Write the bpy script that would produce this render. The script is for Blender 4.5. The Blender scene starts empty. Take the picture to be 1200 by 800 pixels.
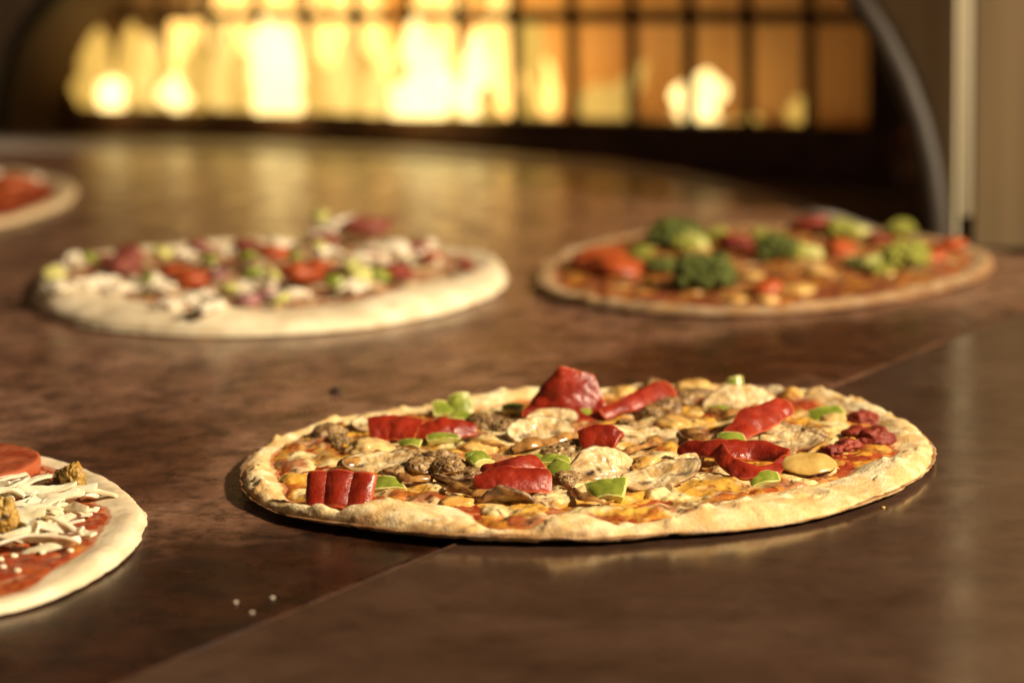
import bpy, math, random
import numpy as np
from mathutils import Matrix, Vector

# ------------------------------------------------------------------ camera, light, exposure
SC = bpy.context.scene
COL = SC.collection
FPX = 85 / 36 * 1200                    # focal length in pixels of the 1200 px wide photograph
PITCH, ROLL = math.radians(10.28), math.radians(1.5)
CM = np.array((Matrix.Rotation(math.pi / 2 - PITCH, 3, 'X') @ Matrix.Rotation(-ROLL, 3, 'Z')))

def ray(px, py):
    v = CM @ np.array([(px - 600) / FPX, -(py - 400) / FPX, -1.0])
    return v / np.linalg.norm(v)

CAMLOC = -ray(687, 535) * 1.05          # the front pizza's centre is the world origin

def at(px, py, z=0.0):                  # point of the plane at height z
    v = ray(px, py)
    return CAMLOC + v * ((z - CAMLOC[2]) / v[2])

def on_plane(px, py, p0, n):
    v = ray(px, py)
    return CAMLOC + v * (np.dot(p0 - CAMLOC, n) / np.dot(v, n))

cam_d = bpy.data.cameras.new('camera')
cam = bpy.data.objects.new('camera', cam_d)
COL.objects.link(cam)
cam.matrix_world = Matrix.Translation(Vector(CAMLOC)) @ Matrix(CM.tolist()).to_4x4()
cam_d.lens, cam_d.sensor_width = 85, 36
cam_d.clip_start, cam_d.clip_end = 0.05, 50
cam_d.dof.use_dof = True
cam_d.dof.focus_distance = 0.975
cam_d.dof.aperture_fstop = 5.8
cam_d.dof.aperture_blades = 0
SC.camera = cam

world = bpy.data.worlds.new('World')
SC.world = world
world.use_nodes = True
bg = world.node_tree.nodes['Background']
bg.inputs[0].default_value = (1.0, 0.60, 0.36, 1)
bg.inputs[1].default_value = 0.075

def area_light(name, loc, target, size, power, color):
    l = bpy.data.lights.new(name, 'AREA')
    l.shape = 'DISK'
    l.size, l.energy, l.color = size, power, color
    o = bpy.data.objects.new(name, l)
    COL.objects.link(o)
    o.location = loc
    o.rotation_euler = (Vector(target) - Vector(loc)).to_track_quat('-Z', 'Y').to_euler()
    return o

area_light('key_lamp', (2.10, -1.05, 1.62), (0, 0.15, 0), 0.24, 195, (1.0, 0.80, 0.56))

SC.view_settings.view_transform = 'Standard'
SC.view_settings.look = 'None'
SC.view_settings.exposure = 0.0
SC.view_settings.gamma = 1.0
SC.render.engine = 'CYCLES'
SC.cycles.use_denoising = True
SC.cycles.max_bounces = 8
SC.cycles.sample_clamp_indirect = 4.0

# ------------------------------------------------------------------ noise
def _hash(ix, iy, iz, seed):
    h = (ix * 374761393 + iy * 668265263 + iz * 2147483647 + seed * 1274126177) & 0xFFFFFFFF
    h = ((h ^ (h >> 13)) * 1274126177) & 0xFFFFFFFF
    h = (h ^ (h >> 16)) & 0xFFFFFFFF
    return h

def perlin(P, seed=0):
    P = np.asarray(P, float)
    I = np.floor(P).astype(np.int64)
    f = P - I
    w = f * f * f * (f * (f * 6 - 15) + 10)
    out = np.zeros(len(P))
    for dx in (0, 1):
        for dy in (0, 1):
            for dz in (0, 1):
                h = _hash(I[:, 0] + dx, I[:, 1] + dy, I[:, 2] + dz, seed)
                a = (h & 1023) / 1023 * 2 * np.pi
                c = ((h >> 10) & 1023) / 1023 * 2 - 1
                s = np.sqrt(1 - c * c)
                g = (np.cos(a) * s * (f[:, 0] - dx) + np.sin(a) * s * (f[:, 1] - dy) + c * (f[:, 2] - dz))
                ww = (w[:, 0] if dx else 1 - w[:, 0]) * (w[:, 1] if dy else 1 - w[:, 1]) * (w[:, 2] if dz else 1 - w[:, 2])
                out += g * ww
    return out * 1.5

def fbm(P, scale, octaves=4, seed=0, gain=0.5):
    P = np.asarray(P, float)
    if P.shape[1] == 2:
        P = np.column_stack([P, np.zeros(len(P))])
    P = P / scale
    out, a = np.zeros(len(P)), 1.0
    for k in range(octaves):
        out += a * perlin(P + 17.3 * k, seed + k)
        a *= gain
        P = P * 2.03
    return out

def sstep(a, b, x):
    t = np.clip((x - a) / (b - a), 0, 1)
    return t * t * (3 - 2 * t)

def mixc(c0, c1, f):
    f = np.clip(f, 0, 1)[:, None]
    return np.asarray(c0) * (1 - f) + np.asarray(c1) * f

# ------------------------------------------------------------------ objects
def mesh_obj(name, V, Fs, mats, parent=None, col=None, fmat=None, smooth=True):
    me = bpy.data.meshes.new(name)
    me.from_pydata([tuple(v) for v in np.asarray(V, float)], [], [tuple(int(i) for i in f) for f in Fs])
    for m in (mats if isinstance(mats, (list, tuple)) else [mats]):
        me.materials.append(m)
    if fmat is not None:
        me.polygons.foreach_set('material_index', np.asarray(fmat, np.int32))
    if smooth:
        me.polygons.foreach_set('use_smooth', np.ones(len(me.polygons), bool))
    if col is not None:
        ca = me.color_attributes.new('pigment', 'FLOAT_COLOR', 'POINT')
        c4 = np.ones((len(V), 4), np.float32)
        c4[:, :3] = np.clip(col, 0, 1)
        ca.data.foreach_set('color', c4.ravel())
    me.update()
    o = bpy.data.objects.new(name, me)
    COL.objects.link(o)
    if parent is not None:
        o.parent = parent
    return o

def tag(o, label=None, cat=None, group=None, kind=None):
    if label: o['label'] = label
    if cat: o['category'] = cat
    if group: o['group'] = group
    if kind: o['kind'] = kind
    return o

def thing(name, loc, label, cat, group=None):
    o = bpy.data.objects.new(name, None)
    o.empty_display_size = 0.02
    COL.objects.link(o)
    o.location = loc
    return tag(o, label, cat, group)

def box(name, c, size, mat, parent=None, rot=None, bevel=0.0):
    s = np.array(size) / 2
    V = np.array([[x, y, z] for x in (-1, 1) for y in (-1, 1) for z in (-1, 1)], float) * s
    Fs = [(0, 1, 3, 2), (4, 6, 7, 5), (0, 4, 5, 1), (2, 3, 7, 6), (0, 2, 6, 4), (1, 5, 7, 3)]
    if rot is not None:
        V = V @ np.asarray(rot).T
    o = mesh_obj(name, V + np.array(c), Fs, mat, parent, smooth=False)
    if bevel:
        b = o.modifiers.new('bevel', 'BEVEL')
        b.width, b.segments = bevel, 3
    return o

# ------------------------------------------------------------------ materials
def nodes_of(name):
    m = bpy.data.materials.new(name)
    m.use_nodes = True
    nt = m.node_tree
    return m, nt, nt.nodes['Principled BSDF']

def ramp(nt, fac, stops):
    r = nt.nodes.new('ShaderNodeValToRGB')
    e = r.color_ramp.elements
    while len(e) < len(stops): e.new(0.5)
    for k, (p, c) in enumerate(stops):
        e[k].position = p
        e[k].color = (*c, 1) if len(c) == 3 else c
    nt.links.new(fac, r.inputs[0])
    return r

def noise_node(nt, scale, detail=4, rough=0.55, vec=None, stretch=None, dist=0.0):
    tc = nt.nodes.new('ShaderNodeTexCoord')
    n = nt.nodes.new('ShaderNodeTexNoise')
    n.inputs['Scale'].default_value = scale
    n.inputs['Detail'].default_value = detail
    n.inputs['Roughness'].default_value = rough
    n.inputs['Distortion'].default_value = dist
    src = tc.outputs['Object']
    if stretch:
        mp = nt.nodes.new('ShaderNodeMapping')
        mp.inputs['Scale'].default_value = stretch[:3]
        if len(stretch) > 3: mp.inputs['Rotation'].default_value = (0, 0, stretch[3])
        nt.links.new(src, mp.inputs[0])
        src = mp.outputs[0]
    nt.links.new(src, n.inputs['Vector'])
    return n

def bump_into(nt, b, height, strength, dist):
    bp = nt.nodes.new('ShaderNodeBump')
    bp.inputs['Strength'].default_value = strength
    bp.inputs['Distance'].default_value = dist
    nt.links.new(height, bp.inputs['Height'])
    nt.links.new(bp.outputs[0], b.inputs['Normal'])

def food(name, c0, c1, scale, rough=0.45, bump=0.3, bscale=None, coat=0.0, sss=0.0, sss_r=(1, .5, .25), dist=0.0006, detail=4, spec=0.5, rrange=None):
    m, nt, b = nodes_of(name)
    n = noise_node(nt, scale, detail)
    r = ramp(nt, n.outputs[0], [(0.35, c0), (0.65, c1)])
    nt.links.new(r.outputs[0], b.inputs['Base Color'])
    b.inputs['Roughness'].default_value = rough
    if rrange:
        rr = ramp(nt, noise_node(nt, scale * 1.7, 3).outputs[0], [(0.35, (rrange[0],) * 3), (0.65, (rrange[1],) * 3)])
        nt.links.new(rr.outputs[0], b.inputs['Roughness'])
    b.inputs['Specular IOR Level'].default_value = spec
    b.inputs['Coat Weight'].default_value = coat
    b.inputs['Coat Roughness'].default_value = 0.12
    if sss:
        b.inputs['Subsurface Weight'].default_value = sss
        b.inputs['Subsurface Radius'].default_value = sss_r
        b.inputs['Subsurface Scale'].default_value = 0.003
    n2 = noise_node(nt, bscale or scale * 2.5, 4)
    bump_into(nt, b, n2.outputs[0], bump, dist)
    return m

def pigmented(name, rough=(0.4, 0.6), bump=0.4, bscale=900, dist=0.0005, coat=0.0, sss=0.0, var=0.25, vscale=600, spec=0.5):
    """base colour from the mesh's pigment attribute, with fine mottling"""
    m, nt, b = nodes_of(name)
    a = nt.nodes.new('ShaderNodeAttribute')
    a.attribute_name = 'pigment'
    n = noise_node(nt, vscale, 5, 0.6)
    mr = nt.nodes.new('ShaderNodeMapRange')
    mr.inputs[1].default_value, mr.inputs[2].default_value = 0.3, 0.7
    mr.inputs[3].default_value, mr.inputs[4].default_value = 1 - var, 1 + var
    nt.links.new(n.outputs[0], mr.inputs[0])
    mx = nt.nodes.new('ShaderNodeVectorMath')
    mx.operation = 'SCALE'
    nt.links.new(a.outputs['Color'], mx.inputs[0])
    nt.links.new(mr.outputs[0], mx.inputs['Scale'])
    nt.links.new(mx.outputs[0], b.inputs['Base Color'])
    n3 = noise_node(nt, bscale * 0.4, 3)
    rr = ramp(nt, n3.outputs[0], [(0.35, (rough[0],) * 3), (0.65, (rough[1],) * 3)])
    nt.links.new(rr.outputs[0], b.inputs['Roughness'])
    b.inputs['Specular IOR Level'].default_value = spec
    b.inputs['Coat Weight'].default_value = coat
    b.inputs['Coat Roughness'].default_value = 0.15
    if sss:
        b.inputs['Subsurface Weight'].default_value = sss
        b.inputs['Subsurface Radius'].default_value = (1, .55, .25)
        b.inputs['Subsurface Scale'].default_value = 0.003
    n2 = noise_node(nt, bscale, 5, 0.6)
    bump_into(nt, b, n2.outputs[0], bump, dist)
    return m

M = {}
M['crust'] = pigmented('baked crust', (0.55, 0.85), 0.6, 900, 0.0011, sss=0.0, var=0.2, vscale=1100, spec=0.3)
M['dough'] = pigmented('raw dough', (0.5, 0.7), 0.2, 350, 0.0006, sss=0.15, var=0.07, vscale=200, spec=0.35)
M['cheese'] = pigmented('melted cheese', (0.16, 0.36), 0.35, 800, 0.0007, coat=.25, sss=0.2, var=0.2, vscale=900)
M['sauce'] = pigmented('tomato sauce', (0.25, 0.5), 0.45, 600, 0.0007, var=0.3, vscale=500)
M['pepper_skin'] = food('roasted red pepper skin', (.17, .010, .004), (.31, .026, .008), 90, 0.3, 0.45, 650, coat=0.0, dist=0.0008, rrange=(.22, .5), sss=0.0)
M['pepper_flesh'] = food('red pepper flesh', (.34, .045, .016), (.46, .10, .03), 240, 0.4, 0.3, 500, sss=0.15)
M['green_skin'] = food('green pepper skin', (.14, .19, .015), (.27, .31, .04), 200, 0.4, 0.15, 300, coat=0.2)
M['green_flesh'] = food('green pepper flesh', (.48, .49, .12), (.64, .60, .24), 260, 0.4, 0.35, 500, sss=0.2, sss_r=(.7, 1, .3))
M['mushroom'] = pigmented('baked mushroom', (0.22, 0.5), 0.35, 500, 0.0006, coat=.15, var=0.22, vscale=300)
M['sausage'] = pigmented('sausage meat', (0.2, 0.5), 0.6, 800, 0.0009, coat=.2, var=0.3, vscale=700)
M['garlic'] = food('roasted garlic', (.60, .41, .15), (.72, .53, .24), 90, 0.25, 0.12, 200, coat=0.3, sss=0.3)
M['golden'] = food('golden roasted vegetable', (.56, .28, .05), (.76, .54, .20), 110, 0.25, 0.35, 420, coat=0.25, sss=0.2)
M['roast'] = food('roasted vegetable slice', (.42, .26, .06), (.60, .42, .14), 110, 0.25, 0.3, 300, coat=.2, sss=.25)
M['eggplant_skin'] = food('dark roasted skin', (.018, .008, .006), (.09, .03, .018), 200, 0.25, 0.4, 400, coat=0.2)
M['tomato'] = food('tomato', (.30, .05, .012), (.46, .10, .022), 140, 0.42, 0.3, 300, sss=0.1)
M['tomato_skin'] = food('tomato slice skin', (.36, .085, .028), (.44, .115, .04), 60, 0.38, 0.15, 300, sss=0.1)
M['tomato_flesh'] = food('tomato slice flesh', (.30, .045, .015), (.45, .12, .05), 130, 0.2, 0.4, 250, coat=0.3)
M['sundried'] = food('dark roasted tomato', (.14, .012, .007), (.30, .04, .014), 220, 0.5, 0.9, 420, dist=.0015)
M['curd'] = food('fresh shredded cheese', (.80, .71, .50), (.84, .76, .57), 90, 0.4, 0.15, 350, sss=0.6)
M['white_cheese'] = food('white crumbled cheese', (.72, .64, .48), (.80, .73, .57), 150, 0.5, 0.5, 350, sss=0.15)
M['mustard_sausage'] = pigmented('browned sausage chunk', (0.25, 0.5), 0.6, 700, 0.0008, var=0.3, vscale=800)
M['onion_brown'] = food('browned onion', (.16, .065, .018), (.46, .25, .07), 190, 0.22, 0.4, 380, coat=.25, sss=.25)
M['onion'] = food('red onion', (.22, .07, .09), (.42, .22, .2), 120, 0.4, 0.3)
M['ham'] = food('dark cured meat', (.16, .04, .03), (.28, .08, .05), 150, 0.4, 0.5)
M['broccoli'] = food('broccoli floret', (.03, .055, .006), (.15, .18, .015), 300, 0.55, 1.0, 700, dist=.002)
M['broccoli_pale'] = food('pale broccoli floret', (.20, .23, .02), (.40, .40, .06), 200, 0.5, 1.0, 700, dist=.002)
M['broccoli_stem'] = food('broccoli stem', (.40, .42, .11), (.50, .50, .17), 120, 0.45, 0.3)
M['flour'] = food('flour', (.7, .62, .5), (.8, .74, .62), 300, 0.8, 0.4)
M['char'] = food('burnt crumb', (.008, .006, .005), (.03, .015, .01), 300, 0.7, 0.9)

# ---- oven materials
def deck_mat(name, dark, mid, light, stretch, rough, scale, scratch, dark_patches=None, relief=.12, mottle=1.0):
    m, nt, b = nodes_of(name)
    n1 = noise_node(nt, scale, 7, 0.62, stretch=stretch, dist=0.4)
    r1 = ramp(nt, n1.outputs[0], [(0.30, dark), (0.50, mid), (0.72, light)])
    n2 = noise_node(nt, scale * 3.2, 9, 0.72, stretch=(stretch[0], stretch[1], 1, stretch[3]), dist=0.25)
    r2 = ramp(nt, n2.outputs[0], [(0.40, (0.16, 0.13, 0.12)), (0.475, (.62, .60, .58)), (0.53, (1.0, 1.0, 1.0)), (0.68, (1.4, 1.36, 1.32))])
    mx = nt.nodes.new('ShaderNodeMix')
    mx.data_type, mx.blend_type = 'RGBA', 'MULTIPLY'
    mx.inputs['Factor'].default_value = 0.7 * mottle
    nt.links.new(r1.outputs[0], mx.inputs['A'])
    nt.links.new(r2.outputs[0], mx.inputs['B'])
    colour = mx.outputs['Result']
    n6 = noise_node(nt, scale * 14, 4, 0.7, stretch=stretch)
    r6 = ramp(nt, n6.outputs[0], [(0.33, (.35, .32, .30)), (0.45, (.95, .95, .95)), (0.7, (1.2, 1.18, 1.15))])
    m6 = nt.nodes.new('ShaderNodeMix'); m6.data_type, m6.blend_type = 'RGBA', 'MULTIPLY'
    m6.inputs['Factor'].default_value = 0.7 * mottle
    nt.links.new(colour, m6.inputs['A']); nt.links.new(r6.outputs[0], m6.inputs['B'])
    colour = m6.outputs['Result']
    n3 = noise_node(nt, scale * 2.3, 5, 0.6, stretch=stretch)
    rr = ramp(nt, n3.outputs[0], [(0.3, (rough[0],) * 3), (0.7, (rough[1],) * 3)])
    for (cx, cy, rx, ry, ang), tint in (dark_patches or []):  # ragged elliptical areas where the base colour is multiplied by a darker tint
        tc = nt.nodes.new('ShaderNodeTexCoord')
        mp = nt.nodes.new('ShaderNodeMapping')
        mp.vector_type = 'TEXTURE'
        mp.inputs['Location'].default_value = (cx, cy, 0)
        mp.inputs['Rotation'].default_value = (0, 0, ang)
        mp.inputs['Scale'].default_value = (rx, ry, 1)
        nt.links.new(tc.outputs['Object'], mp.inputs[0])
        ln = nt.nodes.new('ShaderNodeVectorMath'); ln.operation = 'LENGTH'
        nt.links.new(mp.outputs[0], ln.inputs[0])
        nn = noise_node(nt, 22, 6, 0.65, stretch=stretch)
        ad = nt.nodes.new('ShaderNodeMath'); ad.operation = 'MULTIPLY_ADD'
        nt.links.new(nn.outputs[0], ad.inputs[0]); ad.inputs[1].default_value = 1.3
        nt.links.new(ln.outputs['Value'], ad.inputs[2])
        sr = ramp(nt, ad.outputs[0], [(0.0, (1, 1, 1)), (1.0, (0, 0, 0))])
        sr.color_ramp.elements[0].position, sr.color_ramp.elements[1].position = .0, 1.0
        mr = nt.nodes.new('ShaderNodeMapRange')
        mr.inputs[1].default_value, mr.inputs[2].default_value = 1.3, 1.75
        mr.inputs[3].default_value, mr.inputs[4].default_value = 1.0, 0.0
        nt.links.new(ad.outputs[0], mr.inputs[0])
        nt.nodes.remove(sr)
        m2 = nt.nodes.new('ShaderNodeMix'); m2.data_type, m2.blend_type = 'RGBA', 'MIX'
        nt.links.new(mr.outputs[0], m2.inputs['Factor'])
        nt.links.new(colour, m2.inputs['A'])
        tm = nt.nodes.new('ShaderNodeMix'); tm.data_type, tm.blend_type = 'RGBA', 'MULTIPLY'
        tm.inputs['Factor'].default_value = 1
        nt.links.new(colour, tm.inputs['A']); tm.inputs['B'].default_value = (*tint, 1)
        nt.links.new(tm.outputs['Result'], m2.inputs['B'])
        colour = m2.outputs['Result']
    nt.links.new(colour, b.inputs['Base Color'])
    nt.links.new(rr.outputs[0], b.inputs['Roughness'])
    b.inputs['Specular IOR Level'].default_value = 0.95
    # fine scratches and pits as relief
    n4 = noise_node(nt, 60, 4, 0.6, stretch=(0.25, 6.0, 1, scratch))
    n5 = noise_node(nt, 420, 3, 0.6)
    am = nt.nodes.new('ShaderNodeMath'); am.operation = 'MULTIPLY_ADD'
    nt.links.new(n4.outputs[0], am.inputs[0]); am.inputs[1].default_value = 0.8
    nt.links.new(n5.outputs[0], am.inputs[2])
    bump_into(nt, b, am.outputs[0], relief, 0.0006)
    return m

M['deck'] = deck_mat('seasoned deck', (.108, .049, .028), (.208, .106, .064), (.305, .172, .112), (1.0, 1.0, 1, .2), (.20, .40), 16, .15,
                     dark_patches=[((-0.10, -0.21, 0.24, 0.13, 0.45), (.14, .085, .05)), ((0.14, 0.235, 0.20, 0.085, 0.55), (.30, .19, .12)), ((-0.205, 0.02, 0.05, 0.12, 0.0), (.45, .36, .3))])  # darker areas: front left, behind the front pizza's right half, left of it
M['plate'] = deck_mat('steel landing plate', (.050, .026, .016), (.070, .038, .024), (.092, .053, .035), (1.0, 1.2, 1, .4), (.11, .24), 9, .5, relief=.05, mottle=.45)
M['ash'] = food('ashy worn steel', (.34, .28, .24), (.52, .46, .41), 12, 0.5, 0.3, 60, dist=.002)
M['iron'] = food('blackened iron', (.10, .050, .025), (.19, .095, .05), 30, 0.55, 0.3, 80, dist=.002)
M['soot'] = food('sooty steel', (.05, .028, .016), (.12, .062, .034), 12, 0.6, 0.3, 60, dist=.002)

def steel_mat(name, col, rough, metal=.5):
    m, nt, b = nodes_of(name)
    n = noise_node(nt, 9, 4, 0.6, stretch=(2.2, 2.2, 0.12))
    r = ramp(nt, n.outputs[0], [(0.3, tuple(c * .55 for c in col)), (0.7, tuple(min(.9, c * 1.1) for c in col))])
    nt.links.new(r.outputs[0], b.inputs['Base Color'])
    b.inputs['Metallic'].default_value = metal
    b.inputs['Roughness'].default_value = rough
    bump_into(nt, b, n.outputs[0], 0.08, 0.002)
    return m
M['steel'] = steel_mat('brushed steel', (.42, .32, .18), 0.45)
M['sheet'] = steel_mat('dull steel sheet', (.52, .48, .33), 0.5, .3)
M['rim'] = steel_mat('worn steel rim', (.042, .032, .022), 0.6, .0)
M['trim'] = steel_mat('polished trim', (.88, .78, .56), 0.45, .2)

def brick_mat():
    m, nt, b = nodes_of('fire brick')
    tc = nt.nodes.new('ShaderNodeTexCoord')
    br = nt.nodes.new('ShaderNodeTexBrick')
    br.inputs['Color1'].default_value = (.80, .50, .26, 1)
    br.inputs['Color2'].default_value = (.84, .56, .30, 1)
    br.inputs['Mortar'].default_value = (.70, .42, .21, 1)
    br.inputs['Scale'].default_value = 4.0
    br.inputs['Mortar Size'].default_value = 0.01
    nt.links.new(tc.outputs['Object'], br.inputs['Vector'])
    nt.links.new(br.outputs[0], b.inputs['Base Color'])
    b.inputs['Roughness'].default_value = 0.85
    return m
M['brick'] = brick_mat()

def flame_mat(name, col, strength):
    m = bpy.data.materials.new(name)
    m.use_nodes = True
    nt = m.node_tree
    nt.nodes.clear()
    e = nt.nodes.new('ShaderNodeEmission')
    o = nt.nodes.new('ShaderNodeOutputMaterial')
    n = noise_node(nt, 25, 3, 0.5, stretch=(1, 1, .35))
    r = ramp(nt, n.outputs[0], [(0.3, tuple(c * .65 for c in col)), (0.7, col)])
    nt.links.new(r.outputs[0], e.inputs[0])
    e.inputs[1].default_value = strength
    nt.links.new(e.outputs[0], o.inputs[0])
    return m
M['flame_hot'] = flame_mat('hot flame', (1.0, .70, .25), 3.8)
M['flame'] = flame_mat('yellow flame', (1.0, .58, .12), 1.15)
M['flame_back'] = flame_mat('flame behind the bars', (1.0, .54, .13), 3.4)
M['flame_low'] = flame_mat('orange flame', (1.0, .58, .11), 1.1)

# ================================================================== THE OVEN
def poly_slab(name, pts, z_top, thick, mat, label_kind='structure', bevel=0.0015):
    pts = np.asarray(pts)
    n = len(pts)
    V = np.vstack([np.column_stack([pts, np.full(n, z_top)]), np.column_stack([pts, np.full(n, z_top - thick)])])
    Fs = [tuple(range(n)), tuple(range(2 * n - 1, n - 1, -1))]
    for i in range(n):
        j = (i + 1) % n
        Fs.append((i, n + i, n + j, j))
    o = mesh_obj(name, V, Fs, mat, smooth=False)
    bv = o.modifiers.new('bevel', 'BEVEL')
    bv.width, bv.segments, bv.limit_method = bevel, 2, 'ANGLE'
    tag(o, kind=label_kind)
    return o

s0, s1 = at(130, 800)[:2], at(1200, 360)[:2]
sd = (s1 - s0) / np.linalg.norm(s1 - s0)
sn = np.array([sd[1], -sd[0]])                     # towards the landing plate
sa, sb = s0 - sd * 1.0, s0 + sd * 0.93
arc_px = [(-40, 163), (0, 163), (150, 163), (300, 166), (450, 172), (600, 181), (720, 191), (800, 203), (880, 221), (970, 248), (1035, 272)]
arc = [at(*p)[:2] for p in arc_px]
left = [sa, sb + sd * 0.0] + arc[::-1] + [np.array([-1.3, 1.9]), np.array([-1.3, -0.9])]
# order: counter-clockwise seen from above
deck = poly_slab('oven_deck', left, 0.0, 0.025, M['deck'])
g = sn * 0.0042
right = [sa + g, np.array([0.0, -1.6]), np.array([1.6, -1.6]), np.array([1.6, 0.66]), sb + sd * .06 + sn * .25, sb + sd * .05 + g]
plate = poly_slab('landing_plate', right, 0.0012, 0.025, M['plate'])
e0, e1 = sa + g + sn * .0008, sb + sd * .05 + g + sn * .0008
ne = 160
V, Fs = [], []
re_ = random.Random(8)
for i in range(ne + 1):
    p = e0 + (e1 - e0) * i / ne
    w_ = .0009 + .0012 * re_.random() ** 2
    q = p + sn * w_
    V += [(p[0], p[1], .0016), (q[0], q[1], .0016)]
    if i: Fs.append((2 * i - 2, 2 * i - 1, 2 * i + 1, 2 * i))
tag(mesh_obj('plate_edge', V, Fs, food('worn bare edge', (.035, .02, .012), (.17, .09, .05), 25, .4, .4, 300), smooth=False), kind='structure')
floor = poly_slab('chamber_floor', [(-2.2, -1.8), (2.2, -1.8), (2.2, 2.9), (-2.2, 2.9)], -0.030, 0.02, M['soot'])

# worn pale lip along the far edge of the deck
lip_o, lip_i = np.array(arc), np.array([at(px, py + 13 - 5 * (px > 800))[:2] for px, py in arc_px])
nL = len(lip_o)
V = np.vstack([np.column_stack([lip_o, np.full(nL, .0012)]), np.column_stack([lip_i, np.full(nL, .0012)]), np.column_stack([lip_o, np.full(nL, -.02)]), np.column_stack([lip_i, np.full(nL, -.0005)])])
Fs = []
for i in range(nL - 1):
    Fs += [(i, nL + i, nL + i + 1, i + 1), (i, i + 1, 2 * nL + i + 1, 2 * nL + i), (nL + i, 3 * nL + i, 3 * nL + i + 1, nL + i + 1)]
tag(mesh_obj('deck_edge', V, Fs, M['ash'], smooth=False), kind='structure')

# ---- arch front (steel sheet with the arched mouth), real plane through its two feet
A1, A0 = at(1103, 259), at(3, 151)
ax = (A1 - A0); ax[2] = 0; ax /= np.linalg.norm(ax)
an = np.array([ax[1], -ax[0], 0.0])                # faces the camera
if np.dot(an, CAMLOC - A1) < 0: an = -an
up = np.array([0, 0, 1.0])
def arch_uv(px, py):
    p = on_plane(px, py, A1, an) - A1
    return np.array([np.dot(p, ax), p[2]])
rp = [arch_uv(*p) for p in [(1103, 262), (1100, 235), (1094, 195), (1082, 145), (1064, 95), (1040, 45), (1012, 0)]]
lp = [arch_uv(*p) for p in [(62, 0), (38, 28), (22, 58), (11, 95), (5, 130), (3, 153)]]
# close the top with a smooth crown above the frame
pa, pb = rp[-1], lp[0]
ta, tb = rp[-1] - rp[-2], lp[0] - lp[1]
ta, tb = ta / np.linalg.norm(ta), tb / np.linalg.norm(tb)
crown = []
Lc = np.linalg.norm(pb - pa) * 0.42
for t in np.linspace(0, 1, 26)[1:-1]:
    c = (1 - t) ** 3 * pa + 3 * (1 - t) ** 2 * t * (pa + ta * Lc) + 3 * (1 - t) * t * t * (pb + tb * Lc) + t ** 3 * pb
    crown.append(c)
curve = np.array([rp[0] * [1, 0] + [0, -.03]] + rp + crown + lp + [lp[-1] * [1, 0] + [0, -.03]])
def aw(uv, d=0.0):
    return A1 + ax * uv[0] + up * uv[1] + an * d

SHEET_R = arch_uv(1119, 258)[0]
oven_front = thing('oven_arch', A1 * [1, 1, 0], 'brushed steel arch around the mouth of the fire chamber', 'oven arch')
OFL = np.array(oven_front.location)
def child(name, V, Fs, mats, parent, **k):
    return mesh_obj(name, np.asarray(V) - OFL, Fs, mats, parent, **k)

# sheet: ring between the arch curve and an outer rectangle
n = len(curve)
ctr = np.array([curve[:, 0].mean(), 0.0])
outer = []
for c in curve:
    dv = c - ctr
    dv = dv / (np.linalg.norm(dv) + 1e-9)
    kx = (SHEET_R - ctr[0]) / dv[0] if dv[0] > 1e-6 else ((-1.60 - ctr[0]) / dv[0] if dv[0] < -1e-6 else 9)
    kz = 0.62 / dv[1] if dv[1] > 1e-6 else 9
    k = min(abs(kx), abs(kz))
    o_ = ctr + dv * k
    outer.append(o_)
outer = np.array(outer)
outer[0] = [SHEET_R, -.03]; outer[-1] = [-1.60, -.03]
V = [aw(c) for c in curve] + [aw(c) for c in outer] + [aw(c, -.004) for c in curve] + [aw(c, -.004) for c in outer]
Fs = []
for i in range(n - 1):
    Fs += [(i, i + 1, n + i + 1, n + i), (2 * n + i, 3 * n + i, 3 * n + i + 1, 2 * n + i + 1), (n + i, n + i + 1, 3 * n + i + 1, 3 * n + i)]
child('front_sheet', V, Fs, M['sheet'], oven_front, smooth=False)
# rolled rim of the arch
def tube_along(P, r, seg=10):
    P = np.asarray(P)
    T = np.gradient(P, axis=0)
    T /= np.linalg.norm(T, axis=1)[:, None]
    V, Fs = [], []
    for i in range(len(P)):
        b = an
        s_ = np.cross(T[i], b); s_ /= np.linalg.norm(s_)
        b2 = np.cross(s_, T[i])
        for k in range(seg):
            a = 2 * math.pi * k / seg
            V.append(P[i] + r * (math.cos(a) * s_ + math.sin(a) * b2))
    for i in range(len(P) - 1):
        for k in range(seg):
            k2 = (k + 1) % seg
            Fs.append((i * seg + k, i * seg + k2, (i + 1) * seg + k2, (i + 1) * seg + k))
    return V, Fs
V, Fs = tube_along([aw(c, 0.003) for c in curve], 0.0095)
child('arch_rim', V, Fs, M['rim'], oven_front)
# sooty throat behind the arch
depth = 0.34
dirn = -an
V = [aw(c, -.005) for c in curve] + [aw(c * [1, 1] , -.005) + dirn * depth for c in curve]
Fs = [(i, n + i, n + i + 1, i + 1) for i in range(n - 1)]
child('throat', V, Fs, M['soot'], oven_front)

# side cheek to the right of the mouth, with the bright corner trim
E0 = at(1124, 258)
chd = np.array([0.93, -0.36, 0.0]); chd /= np.linalg.norm(chd)
chn = np.array([chd[1], -chd[0], 0.0])
Rch = np.column_stack([chd, -chn, up])
cheek = thing('oven_cheek', E0, 'brushed steel side panel with a bright vertical corner trim at right', 'oven panel')
box('panel', chd * 0.36 + up * 0.31 - chn * .006, (0.70, 0.006, 0.66), M['steel'], cheek, Rch)
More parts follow.
